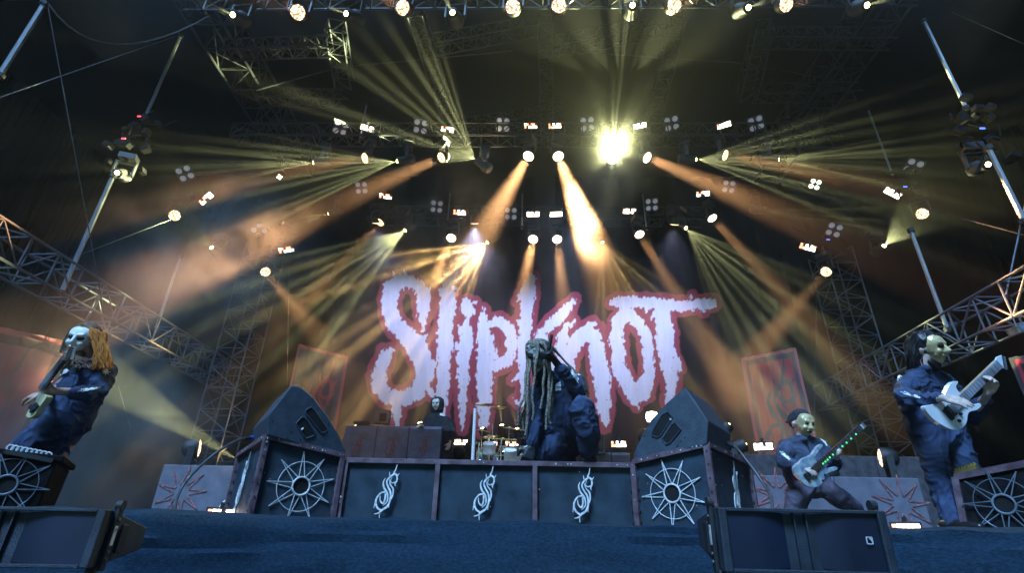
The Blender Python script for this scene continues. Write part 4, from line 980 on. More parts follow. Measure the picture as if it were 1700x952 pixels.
# ------------------------------------------------------------------ amplifier rows, risers, desk
def cab_row(name, px0, px1, py, Y, dz, label, cat='cabinet row', n=3, mt=None, marks=None, Y1=None, dep=.8, zb=None):
    a = at(px0, py, Y); b = at(px1, py, Y1 or Y); zt = (a.z+b.z)/2; z0 = FZ if zb is None else zb
    a = V((a.x, a.y, zt)); b = V((b.x, b.y, zt)); X = (b-a).normalized(); N = X.cross(V((0, 0, 1)))
    e = empty(name, ((a.x+b.x)/2, a.y+.3, z0), label, cat)
    for i in range(n):
        p = a.lerp(b, i/n)+X*.006; q = a.lerp(b, (i+1)/n)-X*.006
        pr = MB().prism([V((p.x, p.y, z0)), V((q.x, q.y, z0)), q, p], -N*dep).build('cabinet', mt or amp_m, e, bevel=.015)
        if marks == 'swirl': ribbon_emblem('red_swirl_print', (p+q)/2*.5+V(((p.x+q.x)/4, (p.y+q.y)/4, (z0+zt)/4+0))*1 if False else V(((p.x+q.x)/2, (p.y+q.y)/2, (zt-.42))), X, V((0, 0, 1)), .62, red_p, e, th=.003)
    return e, a, b, X, N, zt
def red_star(px, py, Y, r, e, N=None, seed=0):
    c = at(px, py, Y); X = V((1, 0, 0)); Z = V((0, 0, 1)); mb = MB(); rnd = random.Random(seed)
    for k in range(9):
        a = 2*math.pi*k/9+.1; 
        for s in (-1, 1):
            p0 = c+X*(math.sin(a+s*.3)*r*.3)+Z*(math.cos(a+s*.3)*r*.3)+V((0, -.006-.001*s, 0)); p1 = c+X*(math.sin(a)*r)+Z*(math.cos(a)*r)+V((0, -.006-.001*s, 0))
            mb.bar(p0, p1, .016, .002, up=V((0, 1, 0)))
    mb.build('red_star_print', red_p, e)
e, *_ = cab_row('cabinet_row', 271, 392, 773, 9.0, 0, 'low grey cabinets with red star print and pale swirl at the left of the stage', n=1)
red_star(300, 818, 8.99, .42, e, seed=1)
cc = at(385, 830, 8.98); ribbon_emblem('pale_swirl_print', V((cc.x, 8.99, 2.0)), V((1, 0, 0)), V((0, 0, 1)), .9, white_p, e, th=.004)
e, *_ = cab_row('cabinet_row', 1246, 1524, 792, 9.0, 0, 'low grey cabinets with red star prints behind the bass player', n=2)
red_star(1290, 822, 8.99, .42, e, seed=2); red_star(1497, 838, 8.99, .45, e, seed=3)
cab_row('riser_block', 1236, 1560, 757, 11.0, 0, 'dark riser block behind the right grey cabinets', n=3, mt=riser_m, cat='riser')
cab_row('riser_block', 360, 580, 768, 12.5, 0, 'dark riser block at the rear left of the stage', n=3, mt=riser_m, cat='riser')
cab_row('drum_riser', 730, 1080, 742, 13.2, 0, 'dark central riser under the drums', n=4, mt=riser_m, cat='riser', dep=3.0)
RZ = at(900, 742, 13.2).z
e, a, b, X, N, zt = cab_row('keyboard_desk', 573, 734, 708, 12.0, 0, 'grey desk front of three panels with small red swirl prints before the hooded player', n=3, marks='swirl', cat='desk', zb=FZ, mt=desk_m)
e = cab_row('riser_cabinet', 1076, 1120, 712, 12.5, 0, 'pale grey cabinet behind the right monitor', n=1, cat='cabinet', mt=amp_m)[0]
e = cab_row('riser_cabinet', 984, 1046, 752, 12.0, 0, 'low grey cabinet right of the crouching singer', n=2, cat='cabinet', mt=amp_m)[0]
p = at(634, 705, 12.2); e = empty('small_monitor', p, 'small pale box with dark screen on the keyboard desk', 'screen'); MB().box(p+V((0, 0, .16)), .34, .2, .32).build('housing', amp_m, e, bevel=.02); MB().box(p+V((.03, -.105, .14)), .16, .01, .18).build('screen_glass', dark, e)
p = at(600, 706, 12.1); tag(MB().box(p+V((0, 0, .04)), .35, .15, .06).build('small_mixer', black), 'flat black gadget on the left half of the keyboard desk', 'mixer')
p = at(1083, 700, 12.3); tag(MB().lathe([(.12, 0), (.15, .1), (.12, .2), (.05, .22)], 14, p).build('round_lamp', CELL_B, smooth=True), 'small glowing round lamp on the pale cabinet behind the right monitor', 'lamp')
for px, py, Y, s in ((985, 725, 11.8, 1), (1072, 725, 12.0, 2), (760, 752, 12.8, 3)):
    c = at(px, py, Y); e = empty('dark_lamp', c, 'unlit moving lamp standing on the riser, %s' % ('right of the singer', 'beside the right monitor', 'left of the drums')[s-1], 'stage lamp')
    inst('head', me_wash_body, e, Matrix.Rotation(rad(100), 4, 'X')); inst('yoke', me_yoke, e, Matrix.Rotation(math.pi, 4, 'Y')); inst('base', me_base, e, Matrix.Rotation(math.pi, 4, 'Y'))

# ------------------------------------------------------------------ drum kit (what shows above the riser)
c0 = at(860, 790, 12.6)
e = empty('drum_kit', (c0.x, 12.8, FZ), 'chrome and white drum kit half hidden behind the centre riser', 'drum kit')
bd = at(868, 790, 12.4); Xa, Za, Na = V((1, 0, 0)), V((0, 0, 1)), V((0, -1, 0))
MB().lathe([(.50, 0), (.52, .02), (.52, .42), (.50, .45)], 36, bd, Xa, Za, V((0, 1, 0))).build('bass_drum', chrome, e, smooth=True)
MB().lathe([(.48, .0), (.47, .008)], 36, bd, Xa, Za, Na).build('drum_head', white_p, e)
MB().tube([bd+Xa*math.cos(t*math.pi/20)*.50+Za*math.sin(t*math.pi/20)*.50+Na*.01 for t in range(41)], .022, 6, caps=False).build('hoop', chrome, e, smooth=True)
for px, py, Y, r, h, lab in ((838, 748, 12.7, .17, .16, 'tom'), (866, 748, 12.7, .17, .16, 'tom'), (800, 757, 12.5, .22, .30, 'floor_tom'), (820, 760, 13, .24, .34, 'floor_tom')):
    c = at(px, py, Y); MB().lathe([(r, -h/2), (r+.012, -h/2+.01), (r, -h/2+.03), (r, h/2-.03), (r+.012, h/2-.01), (r, h/2)], 20, c).build(lab, chrome, e, smooth=True)
def stand(px, py0, py1, Y, r, nm='stand'): 
    a = at(px, py0, Y); MB().tube([V((a.x, a.y, at(px, py1, Y).z)), a], r, 8).build(nm, chrome, e, smooth=True)
stand(811, 725, 775, 12.4, .028); stand(806, 748, 775, 12.5, .02); stand(824, 722, 775, 13, .02); stand(855, 738, 760, 12.5, .022); stand(868, 744, 762, 12.5, .022); stand(795, 735, 772, 12.2, .02)
MB().tube([at(803, 728, 12.4), at(858, 731, 12.4)], .018, 8).build('rack_bar', chrome, e, smooth=True)
MB().tube([at(818, 757, 12.3), at(872, 757, 12.3)], .02, 8).build('rack_bar', chrome, e, smooth=True)
MB().tube([at(786, 672, 12.2), at(822, 676, 12.2)], .012, 6).build('boom_arm', chrome, e, smooth=True)
for px, py, r in ((828, 678, .20), (812, 726, .26), (806, 673, .20), (880, 727, .25), (792, 738, .2)):
    c = at(px, py, 12.5); MB().lathe([(r, 0), (r*.5, .015), (.05, .022), (.04, .045), (.005, .05)], 28, c, V((1, 0, .1)).normalized(), V((0, 1, .08)).normalized(), V((-.1, -.08, 1)).normalized()).build('cymbal', brass, e, smooth=True)
for px, py0, py1, Y in ((818, 704, 772, 12.6), (845, 712, 770, 12.9), (875, 716, 770, 12.6), (800, 715, 770, 12.9), (832, 730, 772, 12.2), (890, 722, 768, 12.8)):
    stand(px, py0, py1, Y, .013)
for px, py, r in ((846, 712, .22), (874, 716, .24), (800, 716, .2), (835, 731, .16)):
    c = at(px, py, 12.6); MB().lathe([(r, 0), (r*.5, .015), (.05, .022), (.04, .045), (.005, .05)], 28, c, V((1, 0, -.12)).normalized(), V((0, 1, .15)).normalized(), V((.12, -.15, 1)).normalized()).build('cymbal', brass, e, smooth=True)
for px, py, Y in ((812, 745, 12.2), (847, 756, 12.2), (880, 752, 12.3)):
    c = at(px, py, Y); MB().lathe([(.14, -.12), (.15, -.11), (.14, -.09), (.14, .09), (.15, .11), (.14, .12)], 18, c, V((1, 0, 0)), V((0, .9, .4)).normalized(), V((0, -.4, .9)).normalized()).build('tom', white_p, e, smooth=True)
a = at(785, 770, 9.2); b = at(789, 679, 9.2)
e = empty('microphone_stand', (a.x, a.y, FZ), 'bright upright stand pole left of the drums', 'stand'); MB().tube([V((a.x, a.y, FZ+.02)), V((b.x, a.y, b.z))], .030, 10).build('pole', steel, e, smooth=True)
MB().lathe([(.18, 0), (.17, .02), (.03, .03)], 20, (a.x, a.y, FZ)).build('foot', black, e)
# three steel kegs right of the drums
# ------------------------------------------------------------------ people
_ico = bmesh.new(); bmesh.ops.create_icosphere(_ico, subdivisions=2, radius=1); ICO = [v.co.copy() for v in _ico.verts]; _ico.free()
DG = bpy.context.evaluated_depsgraph_get
def blob_mesh(name, elts, voxel, smooth=4, wrinkle=0.0, wscale=7.0, wstretch=(1, 1, .55), seed=0):
    bm = bmesh.new()
    for el in elts:
        t = bmesh.new()
        for p, r in el:
            for q in ICO: t.verts.new(V(p)+q*r)
        res = bmesh.ops.convex_hull(t, input=t.verts)
        dele = [g for g in res['geom_interior']+res['geom_unused'] if isinstance(g, bmesh.types.BMVert)]
        bmesh.ops.delete(t, geom=list(set(dele)), context='VERTS')
        bmesh.ops.recalc_face_normals(t, faces=t.faces)
        mp = {v: bm.verts.new(v.co) for v in t.verts}
        for f in t.faces: bm.faces.new([mp[v] for v in f.verts])
        t.free()
    me = bpy.data.meshes.new(name); bm.to_mesh(me); bm.free()
    o = bpy.data.objects.new('work', me); COL.objects.link(o)
    m = o.modifiers.new('r', 'REMESH'); m.mode = 'VOXEL'; m.voxel_size = voxel
    if smooth: s = o.modifiers.new('s', 'SMOOTH'); s.iterations = smooth; s.factor = .5
    dg = DG(); dg.update(); ev = o.evaluated_get(dg); out = bpy.data.meshes.new_from_object(ev)
    bpy.data.objects.remove(o); bpy.data.meshes.remove(me); out.name = name
    if wrinkle:
        n = len(out.vertices); co = np.empty(n*3); no = np.empty(n*3); out.vertices.foreach_get('co', co); out.vertices.foreach_get('normal', no)
        co = co.reshape(-1, 3); no = no.reshape(-1, 3); st = np.array(wstretch)
        dd = np.empty(n)
        for i in range(n):
            p = co[i]; a = V((p[0]*st[0]*wscale+seed, p[1]*st[1]*wscale, p[2]*st[2]*wscale))
            q = a*.45; wv = V((noise.noise(q), noise.noise(q+V((7, 1, 3))), noise.noise(q+V((2, 9, 4)))))*1.6
            b = V((a.x*.8, a.y*.8, a.z*1.9))+wv; k = (1-abs(noise.noise(b))*2.6); k2 = 1-abs(noise.noise(b*2.1+V((5, 5, 5))))*2.4
            dd[i] = .55*k*abs(k)+.35*k2*abs(k2)+.5*noise.noise(a*.5)-.35
        co += no*(dd*wrinkle)[:, None]; out.vertices.foreach_set('co', co.ravel())
    out.polygons.foreach_set('use_smooth', [True]*len(out.polygons)); out.update()
    return out
def blob(name, elts, voxel, m, parent, **k):
    me = blob_mesh(name, elts, voxel, **k); me.materials.clear(); me.materials.append(m)
    o = bpy.data.objects.new(name, me); COL.objects.link(o); attach(o, parent); return o
def J(*a): return at(*a)
def chain(*pr): return [[pr[i], pr[i+1]] for i in range(len(pr)-1)]
def hand(wrist, f, n, s, curls=(.5, .5, .5, .5), thumb=(.6, .3), k=1.0, spread=.06, seg=1.0):
    """f: towards the fingers, n: palm side, s: thumb side"""
    f = V(f).normalized(); n = (V(n)-f*V(n).dot(f)).normalized(); s = V(s); s = (s-f*s.dot(f)-n*s.dot(n)).normalized(); w = V(wrist)
    E = [[(w, .024*k), (w+f*.03*k+s*.018*k, .018*k), (w+f*.03*k-s*.018*k, .018*k)],
         [(w+f*.03*k+s*.022*k, .016*k), (w+f*.03*k-s*.022*k, .016*k), (w+f*.085*k+s*.030*k, .013*k), (w+f*.082*k-s*.030*k, .012*k)]]
    for i, (o, L) in enumerate(((.030, .074), (.010, .082), (-.010, .077), (-.029, .060))):
        p = w+f*(.085-.004*abs(i-1))*k+s*o*k; c = curls[i]; d = (f+s*(spread*(1.5-i))).normalized(); r = .0098*k
        ang = c*.7
        for q, fr in enumerate((.45, .31, .24)):
            dd = d*math.cos(ang)+n*math.sin(ang); e2 = p+dd*L*fr*k*seg; E.append([(p, r), (e2, r*.93)]); p = e2; r *= .93; ang += c*.95
    p = w+f*.028*k+s*.028*k; a, b = thumb
    d1 = (f*.55+s*.75+n*a*.6).normalized(); p1 = p+d1*.036*k; d2 = (f*.9+s*.2+n*b*1.2).normalized(); p2 = p1+d2*.032*k
    E += [[(p-s*.008*k, .015*k), (p1, .0115*k)], [(p1, .0112*k), (p2, .0095*k)], [(p2, .0095*k), (p2+d2*.014*k, .0085*k)]]
    return E
def head_elts(c, f, u, k=1.0):
    f = V(f).normalized(); u = V(u); u = (u-f*u.dot(f)).normalized(); s = f.cross(u); c = V(c)
    P = lambda a, b, d=0: c+f*a*k+u*b*k+s*d*k
    H = [[(P(.0, .03), .098*k), (P(-.035, .035), .092*k)],
         [(P(.035, .01), .072*k), (P(.03, -.05), .058*k), (P(.062, -.088), .026*k)],
         [(P(.0, -.03), .07*k), (P(-.02, -.06), .06*k)],
         [(P(.104, .012), .010*k), (P(.122, -.026), .014*k), (P(.10, -.03), .018*k)],
         [(P(-.005, -.005, .088), .020*k), (P(-.01, -.03, .086), .014*k)], [(P(-.005, -.005, -.088), .020*k), (P(-.01, -.03, -.086), .014*k)],
         [(P(.09, -.062, .018), .012*k), (P(.09, -.062, -.018), .012*k)]]
    return H, P
def mask_elts(P, k, nose=1.0):
    return [[(P(.045, .045, .02), .074*k), (P(.045, .045, -.02), .074*k), (P(.045, .0, .014), .072*k), (P(.045, .0, -.014), .072*k)],
            [(P(.045, .0), .070*k), (P(.052, -.055), .056*k), (P(.066, -.090), .032*k)],
            [(P(.112, .030), .012*k), (P(.135*nose, -.024), .014*k), (P(.108, -.028), .024*k)],
            [(P(.102, .042, .044), .018*k), (P(.114, .038, .012), .012*k)], [(P(.102, .042, -.044), .018*k), (P(.114, .038, -.012), .012*k)],
            [(P(.094, -.026, .046), .024*k), (P(.075, -.05, .04), .026*k)], [(P(.094, -.026, -.046), .024*k), (P(.075, -.05, -.04), .026*k)],
            [(P(.100, -.060, .018), .012*k), (P(.100, -.060, -.018), .012*k)]]
def eyes(P, k, parent, voxel=.004, r=1.0, mouth=None):
    for sg in (-1, 1):
        blob('eye_hole', [[(P(.108, .014, .027*sg), .0155*k*r), (P(.102, .016, .048*sg), .012*k*r)]], voxel, eye_m, parent, smooth=2)
    if mouth: blob('mouth', [[(P(.100, -.066, .024), .009*k), (P(.108, -.064, 0), .010*k)], [(P(.108, -.064, 0), .010*k), (P(.100, -.066, -.024), .009*k)]], voxel, mouth, parent, smooth=2)
def bvh_of(o):
    me = o.data; vs = [v.co.copy() for v in me.vertices]; return BVHTree.FromPolygons(vs, [tuple(p.vertices) for p in me.polygons])
def decal(name, strokes, target, m, parent, step=.8, off=.006, poly=None):
    """cloth print lying on the target surface"""
    bv = bvh_of(target); A = np.array
    if poly:
        xs = [p[0] for p in poly]; ys = [p[1] for p in poly]
    else:
        xs = [p[0]+q*p[2] for st in strokes for p in st for q in (-1, 1)]; ys = [p[1]+q*p[2] for st in strokes for p in st for q in (-1, 1)]
    nx = int((max(xs)-min(xs))/step)+2; ny = int((max(ys)-min(ys))/step)+2
    gx, gy = np.meshgrid(min(xs)+step*np.arange(nx), min(ys)+step*np.arange(ny), indexing='ij')
    if poly:
        ins = np.zeros(gx.shape, bool); n = len(poly)
        for i in range(n):
            (x0, y0), (x1, y1) = poly[i], poly[(i+1) % n]
            if y0 == y1: continue
            c = ((y0 > gy) != (y1 > gy)) & (gx < (x1-x0)*(gy-y0)/(y1-y0)+x0); ins ^= c
    else: ins = sdf(strokes, gx, gy) < .2
    ids = {}; vs = []; fs = []
    def vid(i, j):
        if (i, j) in ids: return ids[i, j]
        d = (FW*F+CR*(gx[i, j]-850)+CU*(476-gy[i, j])).normalized(); h = bv.ray_cast(CAM, d)
        r = None
        if h[0] is not None: r = len(vs); vs.append(h[0]+h[1]*off*.6-d*off*.6)
        ids[i, j] = r; return r
    for i in range(nx-1):
        for j in range(ny-1):
            if ins[i, j] and ins[i+1, j] and ins[i, j+1] and ins[i+1, j+1]:
                q = [vid(i, j), vid(i+1, j), vid(i+1, j+1), vid(i, j+1)]
                if None not in q and max((vs[a]-vs[b]).length for a in q for b in q) < .06: fs.append(q)
    if not fs: return None
    return MB().add(vs, fs).build(name, m, parent, smooth=True)
def tribal_px(x0, y0, x1, y1, w):
    """swirling sleeve print between two photo points"""
    dx, dy = x1-x0, y1-y0; L = math.hypot(dx, dy); ux, uy = dx/L, dy/L; nx, ny = -uy, ux
    out = []
    for st in TRB: out.append([(x0+ux*(z+.5)*L+nx*x*w*2.6, y0+uy*(z+.5)*L+ny*x*w*2.6, max(r*L*.9, .55)) for x, z, r in st])
    return out
def burst_px(cx, cy, r, n=9):
    return [[(cx, cy, r*.2), (cx+math.cos(a)*r, cy+math.sin(a)*r, .35)] for a in [2*math.pi*i/n+.2 for i in range(n)]]
def strands(name, paths, r, m, parent, n=5, jitter=.02, copies=1, seed=1, taper=.35, wave=.01):
    rnd = random.Random(seed); mb = MB()
    for pts in paths:
        for c in range(copies):
            o = V((rnd.uniform(-1, 1), rnd.uniform(-1, 1), rnd.uniform(-.4, .4)))*jitter; o2 = V((rnd.uniform(-1, 1), rnd.uniform(-1, 1), rnd.uniform(-.6, .6)))*jitter*1.4
            P = [V(p) for p in pts]; k = []; N_ = len(P)-1
            for i in range(N_):
                p0 = P[max(i-1, 0)]; p1 = P[i]; p2 = P[i+1]; p3 = P[min(i+2, N_)]
                for s in range(4):
                    t = s/4; q = .5*((2*p1)+(p2-p0)*t+(2*p0-5*p1+4*p2-p3)*t*t+(3*p1-p0-3*p2+p3)*t**3); g = (i+t)/N_
                    k.append(q+o.lerp(o2, g)+V((noise.noise(q*9+o*90), noise.noise(q*9+o*70+V((4, 4, 4))), 0))*wave)
            k.append(P[-1]+o2)
            rr = [r*(1-(1-taper)*(i/(len(k)-1))**1.6)*(1 if i else .6) for i in range(len(k))]; mb.tube(k, rr, n)
    return mb.build(name, m, parent, smooth=True)
def outline_prism(pts, c, N, th, scale=None, org=None):
    P = [on_plane(org[0]+x/scale, org[1]+y/scale, c, N) for x, y in pts]; return P

# ---- guitars -------------------------------------------------------
def smooth_poly(pts, n=4):
    out = []; k = len(pts)
    for i in range(k):
        p0, p1, p2, p3 = [V((*pts[(i+j-1) % k], 0)) for j in range(4)]
        for s in range(n):
            t = s/n; q = .5*((2*p1)+(p2-p0)*t+(2*p0-5*p1+4*p2-p3)*t*t+(3*p1-p0-3*p2+p3)*t**3); out.append((q.x, q.y))
    return out
def guitar(label, outline, org, sc, c, N, th, body_m, neck0, neck1, nw, board_m, head, head_m, pick, knobs, frets=22, leds=None, bridge=None, strings=6, smooth=3):
    c = V(c); N = V(N).normalized(); e = empty('guitar' if strings == 6 else 'bass_guitar', c, label, 'guitar')
    PP = lambda x, y, o=0: on_plane(org[0]+x/sc, org[1]+y/sc, c, N)+N*o
    poly = [PP(x, y) for x, y in smooth_poly(outline, smooth)]
    MB().prism(poly, -N*th).build('body', body_m, e, bevel=.010)
    a, b = PP(*neck0), PP(*neck1); d = (b-a).normalized(); wv = d.cross(N).normalized()
    MB().bar(a+N*.001, b+N*.001, nw, .022, up=N).build('neck', maple if board_m is fretb else wood, e, bevel=.003)
    MB().bar(a+N*.014, b+N*.014, nw*.96, .006, up=N).build('fretboard', board_m, e)
    L = (b-a).length; mb = MB()
    for i in range(frets):
        q = a+d*L*(1-(1-2**(-i/12.))/(1-2**(-(frets)/12.))); mb.bar(q-wv*nw*.46+N*.0185, q+wv*nw*.46+N*.0185, .004, .003, up=N)
    mb.build('frets', alu, e)
    mb = MB(); br = PP(*bridge) if bridge else a-d*.22
    for i in range(strings):
        o = wv*((i-(strings-1)/2)*nw*.8/(strings-1)); mb.tube([br+o+N*.012, b+o*.8+N*.022], .0012, 4)
    mb.build('strings', alu, e)
    hp = [PP(x, y) for x, y in head]; MB().prism(hp, -N*.018).build('headstock', head_m, e, bevel=.004)
    mb = MB()
    for i in range(strings):
        t = (i+.5)/strings; q = hp[0].lerp(hp[1], t); out = (hp[0]-hp[-1]).normalized(); mb.tube([q-N*.009, q-N*.009+out*.018], .005, 6); mb.box(q-N*.009+out*.026, .014, .010, .014)
    mb.build('tuning_pegs', alu, e)
    for x, y, w_, h_ in pick:
        q = PP(x, y, .006); MB().box(q, w_, h_, .012, wv, d, N).build('pickup', black, e, bevel=.002)
    for x, y in knobs: MB().lathe([(.013, 0), (.011, .014)], 14, PP(x, y, .001), wv, d, N).build('knob', black, e, smooth=True)
    if bridge: MB().box(PP(*bridge, .008), nw*1.3, .035, .016, wv, d, N).build('bridge', black, e, bevel=.002)
    if leds:
        for x, y in leds: MB().lathe([(.010, .0175), (.008, .022)], 10, PP(x, y), wv, d, N).build('fret_light', green_led, e)
    return e, PP, d, wv, N

# =================== right guitarist
fl = at(1590, 884, 4.5)
p = empty('person', (fl.x-.1, 4.5, FZ), 'person with long black hair and gold mask playing the white guitar', 'person')
k = 1.10; hc = J(1540, 581, 4.5); H, P = head_elts(hc, (.48, -.86, -.15), (-.10, -.05, 1), k)
rw = J(1566, 661, 4.05); lw = J(1640, 654, 4.18)
skin_e = H+chain((J(1534, 612, 4.55), .062), (J(1538, 590, 4.5), .06))
skin_e += [[(J(1515, 640, 4.55), .08), (J(1565, 640, 4.68), .08), (J(1545, 720, 4.6), .11)]]
skin_e += chain((J(1506, 636, 4.45), .055), (J(1503, 664, 4.3), .045), (rw, .028))+chain((J(1570, 640, 4.72), .055), (J(1612, 694, 4.55), .042), (lw, .028))
skin_e += chain((J(1545, 735, 4.58), .09), (J(1566, 800, 4.52), .06), (J(1588, 868, 4.48), .045))+chain((J(1585, 735, 4.68), .09), (J(1612, 785, 4.62), .06), (J(1635, 845, 4.6), .045))
skin_e += hand(rw, J(1600, 668, 3.98)-rw, (0, .9, -.35), (.3, -.2, 1), (.35, .22, .18, .25), k=1.10)
skin_e += hand(lw, J(1651, 629, 4.10)-lw, (-.80, -.55, .25), (-.4, .3, .9), (.85, .9, .85, .8), thumb=(-.6, -.6), k=1.15)
blob('body', skin_e, .0068, skin2, p, smooth=2)
se = [[(J(1514, 636, 4.5), .092), (J(1566, 638, 4.70), .092), (J(1536, 620, 4.6), .085), (J(1524, 682, 4.55), .13), (J(1570, 684, 4.65), .125)],
      [(J(1524, 682, 4.55), .13), (J(1570, 684, 4.65), .125), (J(1540, 730, 4.58), .125), (J(1584, 728, 4.68), .115)]]
se += chain((J(1506, 637, 4.44), .088), (J(1501, 660, 4.3), .076), (J(1530, 664, 4.18), .058), (J(1561, 661, 4.07), .044))
se += chain((J(1571, 642, 4.72), .085), (J(1611, 692, 4.55), .068), (J(1633, 665, 4.30), .048))
se += chain((J(1543, 733, 4.58), .128), (J(1560, 795, 4.52), .098), (J(1580, 850, 4.48), .090), (J(1588, 876, 4.47), .086))
se += chain((J(1583, 733, 4.68), .118), (J(1608, 785, 4.62), .095), (J(1632, 842, 4.6), .088))
se += [[(J(1520, 617, 4.55), .03), (J(1536, 612, 4.48), .03), (J(1548, 618, 4.55), .03), (J(1530, 610, 4.66), .03)]]
cv = blob('coveralls', se, .010, suit, p, smooth=3, wrinkle=.030, wscale=6.5)
blob('mask', mask_elts(P, k, 1.08), .0055, mask_g, p, smooth=2); eyes(P, k, p, r=1.35)
bv_s = [(P(.04, .10), .03)]
blob('hair_cap', [[(P(-.01, .055), .112*k), (P(-.05, .03), .112*k), (P(-.045, -.05), .09*k)], [(P(-.05, .02), .1*k), (P(-.09, -.10), .085*k), (P(-.10, -.17), .06*k)]], .009, hair_k, p, smooth=3, wrinkle=.012, wscale=16, wstretch=(1, 1, .2))
pa = []
rnd = random.Random(4)
for i in range(220):
    a = rnd.uniform(-1.9, 1.9); s0 = P(.045*math.cos(a)-.03, .125, .06*math.sin(a)); m1 = P(-.02+.11*math.cos(a)*.6-.045, .05, .115*math.sin(a)); e1 = P(-.08+.06*math.cos(a), -.16-rnd.uniform(0, .14), .10*math.sin(a))
    pa.append([s0, m1, (m1+e1)/2+V((-.02, 0, 0)), e1])
strands('hair', pa, .0045, hair_k, p, n=4, jitter=.018, seed=5, wave=.02)
blob('beard', [[(P(.05, -.10), .035), (P(.01, -.13), .05)], [(P(.02, -.10, .05), .03), (P(.03, -.15), .04)]], .008, hair_k, p, smooth=2, wrinkle=.008, wscale=30)
for q in ((1590, 884, 4.42), (1640, 852, 4.52)):
    a = J(*q); blob('shoe', [[(V((a.x, a.y, FZ+.045)), .045), (V((a.x+.05, a.y-.16, FZ+.04)), .04), (V((a.x-.02, a.y+.08, FZ+.055)), .05)]], .010, shoe_m, p)
decal('sleeve_print', tribal_px(1493, 652, 1534, 661, 5.5), cv, white_p, p)
decal('shoulder_print', burst_px(1491.5, 625, 7.5), cv, white_p, p)
decal('seam', [[(1520, 700, .55), (1560, 704, .55), (1598, 699, .55)], [(1562, 625, .5), (1566, 660, .5), (1572, 700, .5)], [(1528, 635, .45), (1548, 637, .45), (1547, 647, .45), (1529, 645, .45), (1528, 635, .45)], [(1562, 735, .5), (1575, 800, .5), (1590, 850, .5)]], cv, seam_m, p, off=.003, step=.45)
decal('guitar_strap', None, cv, black, p, off=.012, poly=[(1552, 612), (1560, 612), (1596, 640), (1590, 646)])
guitar('white electric guitar with two horns held by the black haired guitarist', [(440, 490), (395, 450), (365, 400), (388, 352), (372, 338), (330, 345), (292, 385), (262, 450), (200, 545), (120, 582), (45, 596), (38, 625), (70, 680), (130, 745), (220, 805), (310, 848), (380, 856), (440, 828), (478, 770), (492, 690), (520, 660), (580, 645), (625, 612), (628, 582), (600, 572), (550, 592), (495, 602), (468, 580), (490, 520)],
       (1530, 580), 6.35, at(1583, 682, 4.13), (.10, -1, -.12), .045, whiteg, (300, 640), (800, 160), .072, fretb, [(872, 205), (846, 62), (800, 80), (768, 145), (815, 185)], whiteg, [(350, 600, .075, .045), (300, 655, .09, .06)], [(405, 685), (392, 757)], bridge=(275, 690))

# =================== left guitarist
fl = at(60, 846, 4.3)
p = empty('person', (fl.x, 4.45, FZ), 'person with orange hair, beard and white mask leaning back with a guitar', 'person')
k = 1.06; hc = J(140, 567, 4.2); H, P = head_elts(hc, (.12, -.97, -.20), (.14, -.05, 1), k)
rw = J(93, 650, 3.96); lw = J(74, 655, 3.98)
sk = H+chain((J(150, 602, 4.3), .062), (J(146, 580, 4.22), .06))+[[(J(130, 618, 4.28), .08), (J(170, 618, 4.38), .08), (J(112, 690, 4.3), .11)]]
sk += chain((J(176, 620, 4.36), .055), (J(161, 655, 4.2), .046), (rw, .029))+chain((J(124, 616, 4.25), .05), (J(92, 650, 4.32), .042), (lw, .028))
sk += chain((J(95, 715, 4.3), .09), (J(45, 752, 4.22), .06), (J(30, 840, 4.3), .045))+chain((J(120, 710, 4.4), .09), (J(90, 770, 4.35), .06), (J(70, 840, 4.4), .045))
sk += hand(rw, (-1, -.25, .12), (0, .75, .65), (-.1, -.3, 1), (.85, .8, .85, .9), thumb=(.2, .2), k=1.12)
sk += hand(lw, (-1, -.15, -.22), (0, .6, -.75), (-.2, -.6, .5), (.55, .6, .7, .8), thumb=(.3, .5), k=1.10)
blob('body', sk, .0068, skin, p, smooth=2)
se = [[(J(128, 620, 4.22), .088), (J(170, 616, 4.38), .095), (J(145, 605, 4.3), .08), (J(117, 662, 4.25), .125), (J(140, 664, 4.32), .125)],
      [(J(117, 662, 4.25), .125), (J(142, 662, 4.32), .13), (J(92, 708, 4.25), .145), (J(120, 700, 4.35), .15)]]
se += chain((J(176, 619, 4.36), .086), (J(163, 650, 4.2), .078), (J(145, 656, 4.12), .066), (J(124, 653, 4.05), .056))
se += chain((J(124, 618, 4.25), .075), (J(96, 652, 4.34), .06), (J(82, 656, 4.2), .05))
se += chain((J(90, 708, 4.26), .14), (J(48, 742, 4.2), .115), (J(22, 775, 4.2), .10))+chain((J(118, 702, 4.36), .145), (J(92, 738, 4.34), .12), (J(72, 776, 4.34), .11))
se += [[(J(92, 712, 4.28), .12), (J(112, 710, 4.34), .12), (J(50, 752, 4.24), .09), (J(78, 752, 4.3), .09)]]
se += [[(J(136, 601, 4.24), .03), (J(152, 598, 4.2), .03), (J(164, 600, 4.3), .03), (J(150, 594, 4.4), .03)]]
cv = blob('coveralls', se, .010, suit, p, smooth=3, wrinkle=.026, wscale=6.5, seed=4)
blob('mask', mask_elts(P, k), .0055, mask_w, p, smooth=2); eyes(P, k, p, r=1.25, mouth=lip_m)
blob('beard', [[(P(.075, -.095), .035), (P(.045, -.10, .045), .035), (P(.045, -.10, -.045), .035), (P(.08, -.15), .058)], [(P(.08, -.14), .058), (P(.085, -.22), .040)], [(P(.085, -.20), .045), (P(.08, -.27), .025)]], .008, hair_b, p, smooth=2, wrinkle=.010, wscale=28, wstretch=(1, 1, .3))
pa = []
